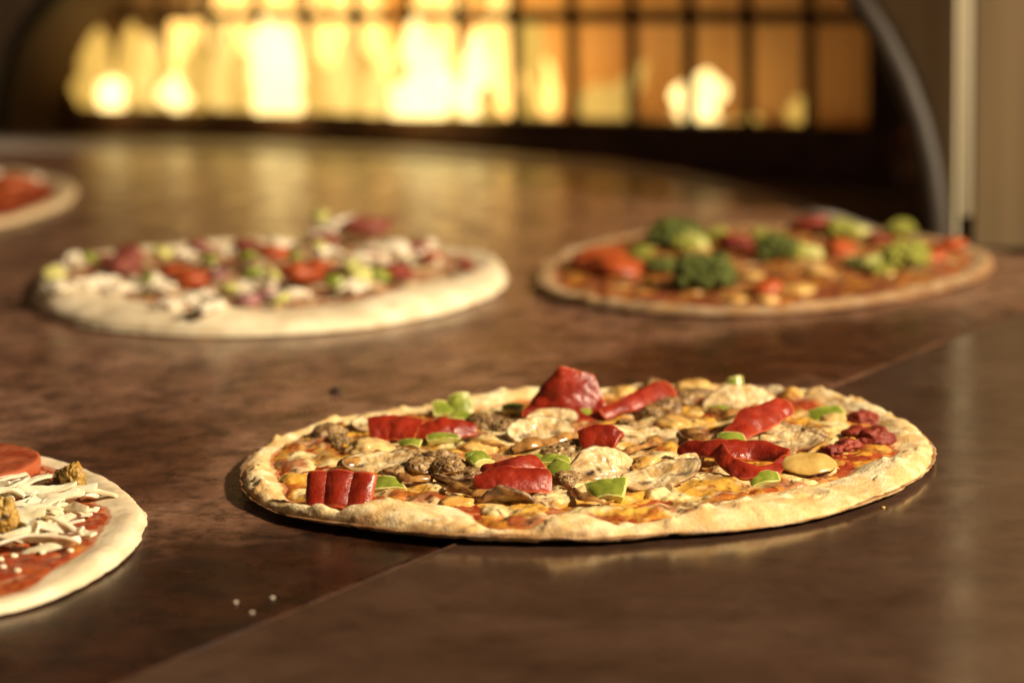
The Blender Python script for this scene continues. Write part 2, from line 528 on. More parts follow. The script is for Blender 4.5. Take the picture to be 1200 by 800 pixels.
# half-round trim
V, Fs = [], []
seg = 14
for z in (-0.0, 0.62):
    for k in range(seg + 1):
        a = math.pi * k / seg
        V.append(-chd * math.cos(a) * 0.0088 + chn * math.sin(a) * 0.007 + chn * .001 + up * (z + .004))
for k in range(seg):
    Fs.append((k, k + 1, seg + 2 + k, seg + 1 + k))
Fs.append(tuple(range(seg, -1, -1)))
mesh_obj('corner_trim', V, Fs, M['trim'], cheek)

# ---- grate in front of the fire
G0, G1 = at(90, 125, .02), at(1012, 150, .02)
gx = G1 - G0; gx[2] = 0
GW = np.linalg.norm(gx); gx /= GW
gn = np.array([gx[1], -gx[0], 0.0])
if np.dot(gn, CAMLOC - G1) < 0: gn = -gn
Rg = np.column_stack([gx, -gn, up])
grate = thing('fire_grate', G0 * [1, 1, 0], 'black iron grate of upright bars standing before the flames', 'grate')
def gb(name, u0, u1, z0, z1, d0, d1, mat, bevel=.001):
    c = gx * (u0 + u1) / 2 + gn * (d0 + d1) / 2 + up * (z0 + z1) / 2
    return box(name, c, (abs(u1 - u0), abs(d1 - d0), abs(z1 - z0)), mat, grate, Rg, bevel)
def g_u(px, py):
    p = on_plane(px, py, G0, gn) - G0
    return np.dot(p, gx), p[2] + .02
gb('sill', -0.09, GW + .03, -.030, .0197, -.03, .0, M['iron'])
zr = g_u(500, 20)[1]
gb('rail', -0.09, GW + .06, zr - .006, zr + .006, -.012, -.002, M['iron'])
zr2 = zr + .20
gb('rail', -0.09, GW + .06, zr2 - .005, zr2 + .005, -.012, -.002, M['iron'])
gb('side_plate', -0.085, -0.002, .020, zr - .0065, -.006, .0, M['soot'])
gb('side_plate', GW + .004, GW + .30, .020, zr2 - .0055, -.006, .0, M['soot'])
us = [g_u(x, 80)[0] for x in (945, 872, 804, 737, 667, 600)]
step = (us[0] - us[-1]) / 5
k = 0
while us[0] - k * step > 0.01:
    u = us[k] if k < 6 else us[0] - k * step
    gb('bar', u - .0050, u + .0050, .0202, zr2 - .0055, -.0118, -.0025 - .0001, M['iron'])
    k += 1

# ---- fire chamber: back wall, end wall, vault
chamber = thing('fire_chamber', G0 * [1, 1, 0] - gn * .2, 'fire brick chamber glowing behind the iron grate', 'oven wall')
def cb(name, u0, u1, z0, z1, d0, d1, mat):
    c = gx * (u0 + u1) / 2 + gn * ((d0 + d1) / 2 + .2) + up * (z0 + z1) / 2
    return box(name, c, (abs(u1 - u0), abs(d1 - d0), abs(z1 - z0)), mat, chamber, Rg)
cb('back_wall', -.25, GW + .25, -.028, .48, -.24, -.20, M['brick'])
cb('hearth', -.25, GW + .25, -.028, .012, -.198, -.034, M['brick'])
cb('end_wall', GW + .12, GW + .16, .0125, .48, -.198, -.03, M['brick'])
cb('end_wall', -.20, -.16, .0125, .48, -.198, -.03, M['brick'])
cb('vault', -.25, GW + .25, .483, .51, -.24, -.008, M['brick'])
cb('lintel', -.25, GW + .25, zr2 + .0055, .482, -.03, .0, M['soot'])

# ---- flames
fire = thing('fire', G0 * [1, 1, 0] - gn * .09, 'tall yellow gas flames burning in a row behind the grate', 'fire')
rng = random.Random(5)
def flame(px, wpx, hpx, mat, lean=0.0, d=None):
    u = g_u(px, 120)[0]
    s = np.linalg.norm(G0 + gx * u - CAMLOC) / FPX
    w, h = wpx * s / 2, hpx * s * 1.04
    d = d if d is not None else (rng.uniform(.075, .098) if px < 600 and rng.random() < .55 else rng.uniform(-.03, .03))
    nz, na = 14, 12
    V, Fs = [], []
    ph = rng.uniform(0, 6)
    base = gx * u + gn * d + up * (.0205 if d > .05 else .0125)
    a1, a2, f1 = rng.uniform(.08, .3), rng.uniform(.05, .2), rng.uniform(5, 11)
    for i in range(nz + 1):
        t = i / nz
        r = w * (max(0, math.sin(math.pi * min(1, (t * .9 + .1)) ** .8)) ** .6 + .02) * (1 + a1 * math.sin(ph * 3 + t * f1) + a2 * math.sin(ph * 7 + t * 17))
        off = lean * t * t * h + .12 * w * math.sin(ph + t * 5)
        for k in range(na):
            a = 2 * math.pi * k / na
            V.append(base + gx * (math.cos(a) * r + off) + gn * (math.sin(a) * r * .6) + up * (t * h))
    for i in range(nz):
        for k in range(na):
            k2 = (k + 1) % na
            Fs.append((i * na + k, i * na + k2, (i + 1) * na + k2, (i + 1) * na + k))
    Fs.append(tuple(range(na - 1, -1, -1)))
    Fs.append(tuple(nz * na + k for k in range(na)))
    o = mesh_obj('flame', V, Fs, mat, fire)
    return o
for a in [(112, 40, 125, 'flame'), (140, 40, 60, 'flame_hot'), (152, 46, 118, 'flame'), (188, 44, 125, 'flame'), (215, 40, 80, 'flame'), (240, 44, 110, 'flame'),
          (270, 50, 118, 'flame'), (300, 40, 95, 'flame'), (328, 56, 104, 'flame_hot'), (345, 40, 70, 'flame_hot'), (375, 40, 95, 'flame'), (404, 44, 120, 'flame'), (432, 40, 90, 'flame'),
          (460, 44, 105, 'flame'), (506, 58, 106, 'flame_hot'), (530, 44, 90, 'flame'), (553, 56, 74, 'flame_hot'), (590, 30, 70, 'flame'), (636, 56, 40, 'flame'),
          (690, 40, 70, 'flame', .5), (676, 40, 34, 'flame'), (757, 66, 58, 'flame_hot', .1), (780, 40, 44, 'flame_hot'), (880, 34, 30, 'flame_low'), (840, 26, 20, 'flame_low'),
          (265, 70, 210, 'flame'), (380, 70, 200, 'flame'), (150, 70, 180, 'flame'), (480, 60, 190, 'flame'), (210, 70, 160, 'flame'), (320, 70, 190, 'flame'), (435, 70, 170, 'flame'), (575, 40, 130, 'flame_low'), (545, 60, 150, 'flame'), (110, 50, 170, 'flame_low'), (98, 30, 110, 'flame_low')]:
    flame(a[0], a[1], a[2], M['flame_back' if a[3] == 'flame' and a[0] < 600 else a[3]], *(a[4:]), **({'d': rng.uniform(-.03, .03)} if a[3] == 'flame' and a[0] < 600 else {}))
M['flame_bright'] = flame_mat('bright flame', (1.0, .62, .16), 1.7)
for px, w_, h_, mt in [(104, 34, 86, 'flame_low'), (120, 40, 104, 'flame'), (139, 36, 40, 'flame_bright'), (160, 44, 110, 'flame'), (176, 38, 96, 'flame_bright'), (196, 44, 70, 'flame'), (214, 38, 62, 'flame_bright'), (236, 40, 96, 'flame'), (258, 46, 112, 'flame_bright'), (280, 36, 80, 'flame'), (297, 40, 104, 'flame_bright'),
                       (366, 38, 88, 'flame'), (384, 34, 60, 'flame'), (402, 40, 108, 'flame_bright'), (424, 38, 84, 'flame'), (446, 38, 58, 'flame_bright'), (464, 38, 70, 'flame'), (482, 36, 50, 'flame_bright'), (535, 38, 84, 'flame_bright'), (553, 52, 62, 'flame_hot'), (576, 30, 44, 'flame')]:
    flame(px, w_, h_ * .86, M[mt], rng.uniform(-.1, .15), rng.uniform(.080, .098))   # flames licking out through the bars
for px, h_ in ((322, 106), (341, 84), (500, 110), (519, 84), (141, 34), (346, 46), (216, 40), (482, 40)):
    flame(px, 40, h_, M['flame_hot'], 0, .104)

# ================================================================== PIZZAS
class Pizza:
    def __init__(self, name, outline_px, sauce_px, label, group, seed, zrange, style, base=0.0045, rim=(.003, .007), shift=None):
        P = []
        ys = [p[1] for p in outline_px]
        y0, y1 = max(ys), min(ys)
        for px, py in outline_px:
            f = (y0 - py) / (y0 - y1)
            P.append(at(px, py, zrange[0] * (1 - f) + zrange[1] * f)[:2])
        P = np.array(P)
        self.c = (P.max(0) + P.min(0)) / 2
        self.seed, self.style, self.base = seed, style, base
        self.rim0, self.rim1 = rim
        self.margin = .012
        self.lift = .0
        self.Rt, self.Rr = self.polar(P)
        if sauce_px is not None:
            S = np.array([at(px, py, base + .003)[:2] for px, py in sauce_px])
            self.St, self.Sr = self.polar(S)
        else:
            self.St, self.Sr = self.Rt, self.Rr - .017
        self.root = thing(name, (self.c[0], self.c[1], 0.0013 if False else 0.0), label, 'pizza', group)

    def polar(self, P):
        d = P - self.c
        t = np.arctan2(d[:, 1], d[:, 0])
        r = np.hypot(d[:, 0], d[:, 1])
        o = np.argsort(t)
        return t[o], r[o]

    def R(self, th):
        r = np.interp(th, self.Rt, self.Rr, period=2 * np.pi)
        # smooth the polygon a little, then wobble
        for k in (-.06, .06, -.12, .12):
            r = r + np.interp(th + k, self.Rt, self.Rr, period=2 * np.pi)
        r /= 5
        cs = np.column_stack([np.cos(th), np.sin(th), np.zeros(len(th))])
        return r + .0011 * fbm(cs, .22, 4, self.seed + 5) + (.0006 * fbm(cs, .05, 2, self.seed + 6) if self.style == 'baked' else 0)

    def S(self, th):
        r = np.interp(th, self.St, self.Sr, period=2 * np.pi)
        for k in (-.05, .05):
            r = r + np.interp(th + k, self.St, self.Sr, period=2 * np.pi)
        r /= 3
        cs = np.column_stack([np.cos(th), np.sin(th), np.zeros(len(th))])
        return np.minimum(r + .0022 * fbm(cs, .18, 4, self.seed + 8), self.R(th) - .0075)

    def crust_top(self, X, Y):
        r, th = np.hypot(X, Y), np.arctan2(Y, X)
        R, S = self.R(th), np.minimum(self.S(th), self.R(th) - .006)
        t = (r - S) / (R - S)
        cs = np.column_stack([np.cos(th), np.sin(th), np.zeros(len(th))])
        A = self.rim0 + (self.rim1 - self.rim0) * np.clip(.5 + .9 * fbm(cs, .45, 3, self.seed + 2), 0, 1)
        A = A * np.clip((R - S) / .016, .55, 1.35)
        P2 = np.column_stack([X, Y])
        up_ = sstep(-.30, .55, t)
        h = self.base + A * up_
        k = np.clip((t - .5) / .5, 0, 1)
        edge = np.sqrt(np.clip(1 - k ** 2.4, 0, 1))
        zed = .0032 if self.style == 'baked' else .0022
        h = zed + (h - zed) * edge
        nz = fbm(P2, .020, 5, self.seed + 1) * .0011 + fbm(P2, .0055, 3, self.seed + 3) * .00032
        if self.style == 'baked':
            bl = fbm(P2, .011, 2, self.seed + 13)
            nz = nz + .0016 * sstep(.25, .6, bl) * up_
        return h + nz * (.4 + .6 * edge) * (1 if self.style == 'baked' else .6), t

    def build_crust(self, nth=420, nr=150, mat='crust', name='crust'):
        th = np.linspace(-np.pi, np.pi, nth, endpoint=False)
        R = self.R(th)
        rr = np.concatenate([np.linspace(0, .6, nr // 4, endpoint=False), .6 + .4 * np.sin(np.linspace(0, np.pi / 2, nr - nr // 4))])
        rr[0] = 1e-4
        TH = np.repeat(th[None], len(rr), 0)
        RR = rr[:, None] * R[None]
        X, Y = (RR * np.cos(TH)).ravel(), (RR * np.sin(TH)).ravel()
        Z, T = self.crust_top(X, Y)
        V = [np.column_stack([X, Y, Z])]
        Tt = [T]
        kind = [np.zeros(len(X))]
        # side: bulges then tucks under to the deck
        ns = 16
        lift = .0012 * (1 + fbm(np.column_stack([np.cos(th), np.sin(th), 0 * th]), .35, 3, self.seed + 21))
        ztop = Z.reshape(len(rr), nth)[-1]
        for k in range(1, ns + 1):
            a = k / ns
            rad = R + .0012 * math.sin(math.pi * min(1, a * 1.4)) - (.011 if self.lift < .001 else .030) * max(0, a - .35) ** 1.6
            el = self.lift * (1 + .5 * fbm(np.column_stack([np.cos(th), np.sin(th), 0 * th]), .5, 2, self.seed + 22))
            b1, b2 = min(1, a / .55), max(0, (a - .55) / .45)
            z = ztop * (1 - b1) + el * b1 * (1 - b2 ** 1.5) + lift * a * (1 - a) * 2
            z = np.maximum(z, .0004)
            x, y = rad * np.cos(th), rad * np.sin(th)
            wr = .00055 * fbm(np.column_stack([x, y, z * 2.5]), .005, 3, self.seed + 30)
            V.append(np.column_stack([x + wr * np.cos(th), y + wr * np.sin(th), z]))
            Tt.append(np.full(nth, 1 + a)); kind.append(np.full(nth, a))
        rad = R * .5
        V.append(np.column_stack([rad * np.cos(th), rad * np.sin(th), np.full(nth, .0004)])); Tt.append(np.full(nth, 2.)); kind.append(np.ones(nth))
        V = np.vstack(V); T = np.concatenate(Tt); kd = np.concatenate(kind)
        rows = len(rr) + ns + 1
        i = np.arange(rows - 1)[:, None]; j = np.arange(nth)[None]
        a = (i * nth + j).ravel(); b = (i * nth + (j + 1) % nth).ravel()
        Fs = np.column_stack([a, a + nth, b + nth, b]).tolist()
        Fs.append(list(range(nth - 1, -1, -1)))
        last = (rows - 1) * nth
        Fs.append([last + k for k in range(nth)])
        P3 = V
        if self.style == 'baked':
            c = mixc((.78, .59, .29), (.86, .74, .46), sstep(-.3, .4, fbm(P3, .016, 4, self.seed + 40)))
            c = mixc(c, (.62, .37, .12), sstep(-.12, .36, fbm(P3, .011, 5, self.seed + 41)) * .7)
            toast = sstep(.5, 1.1, T + .35 * fbm(P3, .012, 4, self.seed + 42))
            c = mixc(c, (.60, .37, .14), toast * .5)
            wht = sstep(.12, .5, fbm(P3, .020, 4, self.seed + 45)) * sstep(.9, 1.15, T)
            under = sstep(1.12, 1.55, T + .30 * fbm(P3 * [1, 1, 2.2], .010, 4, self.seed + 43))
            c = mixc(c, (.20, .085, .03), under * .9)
            c = mixc(c, (.62, .50, .34), wht * .6)
            ang = np.arctan2(V[:, 1], V[:, 0])
            side = np.clip(np.cos(ang - self.charang), 0, 1) ** 2
            ch = sstep(.16, .5, fbm(P3 * [1, 1, 2], .0065, 4, self.seed + 44) + .25 * side - .12) * sstep(.95, 1.25, T + .25 * side) * (.3 + .7 * side)
            c = mixc(c, (.075, .036, .018), ch * sstep(.8, 1.5, T + .3 * side) * .8)
            sp = sstep(.5, .75, fbm(P3, .004, 2, self.seed + 46)) * sstep(.3, .7, T) * side
            c = mixc(c, (.10, .05, .025), sp * .8)
        else:
            c = mixc((.66, .55, .36), (.76, .66, .46), sstep(-.4, .4, fbm(P3, .022, 4, self.seed + 40)))
            c = c * np.array(getattr(self, 'tone', (1, 1, 1)))
            c = mixc(c, (.56, .44, .26), sstep(.15, .55, fbm(P3, .014, 4, self.seed + 41)) * .5)
        if self.style == 'baked': c = c * np.array(getattr(self, 'tone', (1, 1, 1)))
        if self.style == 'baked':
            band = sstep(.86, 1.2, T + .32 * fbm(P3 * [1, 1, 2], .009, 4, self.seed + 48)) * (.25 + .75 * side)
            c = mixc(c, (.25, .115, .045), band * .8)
        c = mixc(c, (.42, .10, .025), sstep(-.02, -.12, T + .08 * fbm(P3, .008, 3, self.seed + 47)) * (kd == 0) * .8)
        return mesh_obj(name, V, Fs, M[mat], self.root, col=c)

    def grid(self, res):
        m = self.Rr.max() + .004
        n = int(2 * m / res)
        xs = np.linspace(-m, m, n)
        X, Y = np.meshgrid(xs, xs)
        return n, X.ravel(), Y.ravel()

    def sauce_z(self, X, Y):
        th, r = np.arctan2(Y, X), np.hypot(X, Y)
        S = self.S(th)
        P2 = np.column_stack([X, Y])
        mask = sstep(-.0005, .006, S - r)
        ct = self.base + 0 * X
        ctop, _ = self.crust_top(X, Y)
        z = ctop + .0012 * mask - .0007 + .0011 * mask * fbm(P2, .010, 4, self.seed + 50)
        return z, S - r

    def make_blobs(self, count, rmin, rmax):
        rb = random.Random(self.seed + 5)
        self.blobs = []
        while len(self.blobs) < count:
            a, q = rb.uniform(-math.pi, math.pi), math.sqrt(rb.random())
            lim = float(self.S(np.array([a]))[0]) - .007
            self.blobs.append((q * lim * math.cos(a), q * lim * math.sin(a), rb.uniform(rmin, rmax) * (1.15 - .45 * q), rb.uniform(.45, 1.0)))

    def cheese_z(self, X, Y):
        z, inside = self.sauce_z(X, Y)
        P2 = np.column_stack([X, Y])
        n1 = fbm(P2, .028, 4, self.seed + 60)
        wx = X + .0035 * fbm(P2, .012, 3, self.seed + 64)
        wy = Y + .0035 * fbm(P2, .012, 3, self.seed + 65)
        D = np.zeros(len(X))
        for bx, by, br_, ba in self.blobs:
            d2 = ((wx - bx) ** 2 + (wy - by) ** 2) / br_ ** 2
            D += (ba * np.sqrt(np.clip(1 - d2, 0, 1))) ** 4
        D = np.minimum(D ** .25, 1.1)
        c = 1.15 * D - .30 + self.cheese_bias + .45 * n1 + np.minimum(inside - .002, 0) / .0025
        self.lastD = D
        zz = z + np.clip(c * .0021, -.0022, .0024) + .0005 * fbm(P2, .0065, 3, self.seed + 62)
        return zz, c, inside

    def surf(self, x, y):
        X, Y = np.array([x - self.c[0]]), np.array([y - self.c[1]])
        a = self.sauce_z(X, Y)[0][0]
        b = self.cheese_z(X, Y)[0][0] if self.has_cheese else -1
        return max(a, b, self.crust_top(X, Y)[0][0])

    def sheet(self, name, X, Y, Z, n, keep, mat, col):
        idx = np.arange(n * n).reshape(n, n)
        k = keep.reshape(n, n)
        f = k[:-1, :-1] | k[1:, :-1] | k[:-1, 1:] | k[1:, 1:]
        a, b, c, d = idx[:-1, :-1][f], idx[:-1, 1:][f], idx[1:, 1:][f], idx[1:, :-1][f]
        used, inv = np.unique(np.concatenate([a, b, c, d]), return_inverse=True)
        Fs = inv.reshape(4, -1).T
        V = np.column_stack([X, Y, Z])[used]
        return mesh_obj(name, V, Fs.tolist(), M[mat], self.root, col=col[used])

    def build_sauce(self, res=.0008, c0=(.26, .030, .010), c1=(.40, .075, .018)):
        n, X, Y = self.grid(res)
        Z, ins = self.sauce_z(X, Y)
        P2 = np.column_stack([X, Y])
        c = mixc(c0, c1, sstep(-.4, .5, fbm(P2, .012, 5, self.seed + 52)))
        c = mixc(c, (.52, .22, .035), sstep(.2, .7, fbm(P2, .018, 4, self.seed + 53)) * .55)
        self.sheet('sauce', X, Y, Z, n, ins > -.003, 'sauce', c)

    def build_cheese(self, res=.0007, tones=None):
        n, X, Y = self.grid(res)
        Z, cm, ins = self.cheese_z(X, Y)
        P2 = np.column_stack([X, Y])
        D = self.lastD
        cream, gold, brown, red = tones or ((.85, .69, .34), (.68, .38, .06), (.25, .10, .022), (.28, .045, .012))
        a = fbm(P2, .021, 4, self.seed + 70, .42) + .35 * (D - .6)
        c = mixc(gold, cream, sstep(-.22, .18, a))
        b_ = fbm(P2, .018, 5, self.seed + 71, .45) - .30 * (D - .6)
        c = mixc(c, brown, sstep(.06, .50, b_) * .8)
        e_ = fbm(P2, .020, 4, self.seed + 72)
        c = mixc(c, red, sstep(.15, .5, e_ + .45 * sstep(.018, .004, ins)) * .8)
        c = mixc(c, (.66, .30, .03), sstep(.30, .02, cm) * .6)
        c = mixc(c, (.84, .70, .40), sstep(.25, .6, fbm(P2, .013, 3, self.seed + 75)) * .5)
        c = mixc(c, (.05, .022, .01), sstep(.46, .62, fbm(P2, .0045, 3, self.seed + 73)) * .85)
        self.sheet('cheese', X, Y, Z, n, (cm > -.25) & (ins > -.004), 'cheese', c)

    # ---- placing
    def loc(self, px, py, z):
        return at(px, py, z) - np.array([self.c[0], self.c[1], 0])

    def on(self, px, py, lift=0.0):
        """local point where the pixel's ray meets the topping surface, raised by lift"""
        z = self.base + .003
        for _ in range(4):
            p = at(px, py, z)
            z = .5 * z + .5 * (self.surf(p[0], p[1]) + lift)
        p = self.loc(px, py, z)
        rr, th = math.hypot(p[0], p[1]), np.array([math.atan2(p[1], p[0])])
        lim = self.R(th)[0] - self.margin
        if rr > lim:
            p = np.array([p[0] * lim / rr, p[1] * lim / rr, 0])
            p[2] = self.surf(p[0] + self.c[0], p[1] + self.c[1]) + lift
        return p

MM = .001
def nrm(v): return v / (np.linalg.norm(v, axis=-1, keepdims=True) + 1e-12)

def patch(name, func, nu, nv, thick, mats, parent, rnd=.55, noise=0.0, nscale=.008, seed=0, round_edge=.5, pale_edge=2.0):
    u = np.linspace(-1, 1, nu); v = np.linspace(-1, 1, nv)
    U, Vv = np.meshgrid(u, v, indexing='ij')
    U2 = U * np.sqrt(1 - rnd * Vv ** 2 / 2) if rnd else U
    V2 = Vv * np.sqrt(1 - rnd * U ** 2 / 2) if rnd else Vv
    P = func(U2, V2)
    N = nrm(np.cross(np.gradient(P, axis=0), np.gradient(P, axis=1)))
    if noise:
        P = P + N * (noise * fbm(P.reshape(-1, 3), nscale, 3, seed)).reshape(nu, nv, 1)
        N = nrm(np.cross(np.gradient(P, axis=0), np.gradient(P, axis=1)))
    m = np.maximum(np.abs(U), np.abs(Vv))
    e = (1 - round_edge) + round_edge * np.sqrt(np.clip(1 - np.clip((m - .6) / .4, 0, 1) ** 2, 0, 1))
    T = P + N * (thick / 2 * e)[..., None]
    B = P - N * (thick / 2 * e)[..., None]
    n = nu * nv
    V = np.vstack([T.reshape(-1, 3), B.reshape(-1, 3)])
    id_ = np.arange(n).reshape(nu, nv)
    q = np.stack([id_[:-1, :-1], id_[1:, :-1], id_[1:, 1:], id_[:-1, 1:]], -1).reshape(-1, 4)
    ring = np.concatenate([id_[:-1, 0], id_[-1, :-1], id_[:0:-1, -1], id_[0, :0:-1]])
    nr = len(ring)
    # side wall with its own vertices so that the cut edge stays crisp
    base = 2 * n
    V = np.vstack([V, V[ring], V[n + ring]])
    k = np.arange(nr); k2 = (k + 1) % nr
    sd_ = np.column_stack([base + k, base + nr + k, base + nr + k2, base + k2])
    Fs = np.vstack([q, (q + n)[:, ::-1], sd_])
    mq = np.maximum(np.abs((U[:-1, :-1] + U[1:, 1:]) / 2), np.abs((Vv[:-1, :-1] + Vv[1:, 1:]) / 2)).ravel()
    fm = np.concatenate([(mq > pale_edge).astype(float), np.ones(len(q)), np.ones(len(sd_))])
    return mesh_obj(name, V, Fs.tolist(), mats, parent, fmat=fm)

def catmull(P, s):
    P = np.asarray(P, float)
    n = len(P)
    t = s * (n - 1)
    i = np.clip(np.floor(t).astype(int), 0, n - 2)
    f = (t - i)[..., None]
    p0, p1, p2, p3 = P[np.clip(i - 1, 0, n - 1)], P[i], P[i + 1], P[np.clip(i + 2, 0, n - 1)]
    return .5 * (2 * p1 + (p2 - p0) * f + (2 * p0 - 5 * p1 + 4 * p2 - p3) * f ** 2 + (3 * p1 - p0 - 3 * p2 + p3) * f ** 3)

def strip(pz, name, ctrl, W, thick, mats, roll=0.0, roll1=None, arch=0.0, wfun=None, ridges=0, ridge_amp=0.0, noise=.0006, seed=0, nu=44, nv=20, rnd=.3, parent=None, twist=None):
    C = np.array([pz.loc(px, py, z * MM) for px, py, z in ctrl])
    roll1 = roll if roll1 is None else roll1
    def func(U, Vv):
        s = (U + 1) / 2
        c = catmull(C, np.clip(s, 0, 1))
        eps = 1e-3
        T = nrm(catmull(C, np.clip(s + eps, 0, 1)) - catmull(C, np.clip(s - eps, 0, 1)))
        B = nrm(np.cross(np.broadcast_to(np.array([0, 0, 1.0]), T.shape), T))
        N = np.cross(T, B)
        a = np.radians(roll + (roll1 - roll) * s)[..., None]
        B, N = B * np.cos(a) + N * np.sin(a), N * np.cos(a) - B * np.sin(a)
        w = W * MM / 2 * (wfun(s) if wfun else 1.0)
        o = arch * MM * (1 - Vv ** 2)
        if ridges:
            o = o + ridge_amp * MM * np.abs(np.sin(np.pi * ridges * s)) ** .7
        return c + B * (Vv * w)[..., None] + N * o[..., None]
    return patch(name, func, nu, nv, thick * MM, mats, parent or pz.root, rnd, noise * 2.2, .014, seed, .3, .93)

def ico(sub=3):
    import bmesh
    bm = bmesh.new()
    bmesh.ops.create_icosphere(bm, subdivisions=sub, radius=1.0)
    V = np.array([v.co[:] for v in bm.verts]); Fs = [[v.index for v in f.verts] for f in bm.faces]
    bm.free()
    return V, Fs
ICO = {k: ico(k) for k in (2, 3, 4, 5)}

def rotm(yaw=0, tilt=0, roll=0):
    return np.array(Matrix.Rotation(math.radians(yaw), 3, 'Z') @ Matrix.Rotation(math.radians(tilt), 3, 'X') @ Matrix.Rotation(math.radians(roll), 3, 'Y'))

def lump(pz, name, p, r, mat, seed, amp=.25, fine=.12, sub=4, rot=(0, 0, 0), col=None, flat=0.0, parent=None, scale=.9):
    V, Fs = ICO[sub]
    d = 1 + amp * fbm(V, scale, 3, seed) + fine * fbm(V, .3, 3, seed + 3)
    W = V * d[:, None]
    if flat:
        W[:, 2] = np.where(W[:, 2] < 0, W[:, 2] * (1 - flat), W[:, 2])
    r = np.array(r) * MM if np.ndim(r) else np.array([r, r, r]) * MM
    W = (W * r) @ rotm(*rot).T + p
    c = None
    if col is not None:
        c = col(V, d, seed)
    return mesh_obj(name, W, Fs, M[mat], parent or (pz.root if pz else None), col=c)

def sausage_col(V, d, seed):
    c = mixc((.24, .14, .055), (.42, .28, .12), sstep(-.3, .4, fbm(V, .5, 4, seed + 9)))
    c = mixc(c, (.07, .03, .015), sstep(.1, .5, fbm(V, .3, 4, seed + 11)) * .85)
    return mixc(c, (.02, .01, .006), sstep(.45, .6, fbm(V, .13, 2, seed + 12)))

def mustard_col(V, d, seed):
    c = mixc((.36, .20, .035), (.50, .33, .08), sstep(-.3, .4, fbm(V, .5, 4, seed + 9)))
    return mixc(c, (.05, .022, .01), sstep(.15, .5, fbm(V, .35, 4, seed + 11)) * .9)

def crumbly(pz, p, r, seed, rot=(0, 0, 0), name='sausage_crumble', mat='sausage', col=sausage_col, fine=.22, sub=5):
    """coarse ground-meat lump: noise with knobbly grains"""
    V, Fs = ICO[sub]
    g = 1 - np.abs(fbm(V, .32, 2, seed + 5)) * 1.2
    d = .82 + .34 * fbm(V, 1.1, 3, seed) + fine * g + .05 * fbm(V, .12, 2, seed + 7)
    W = ((V * d[:, None]) * (np.array(r) * MM)) @ rotm(*rot).T + p
    return mesh_obj(name, W, Fs, M[mat], pz.root, col=col(V, d, seed))

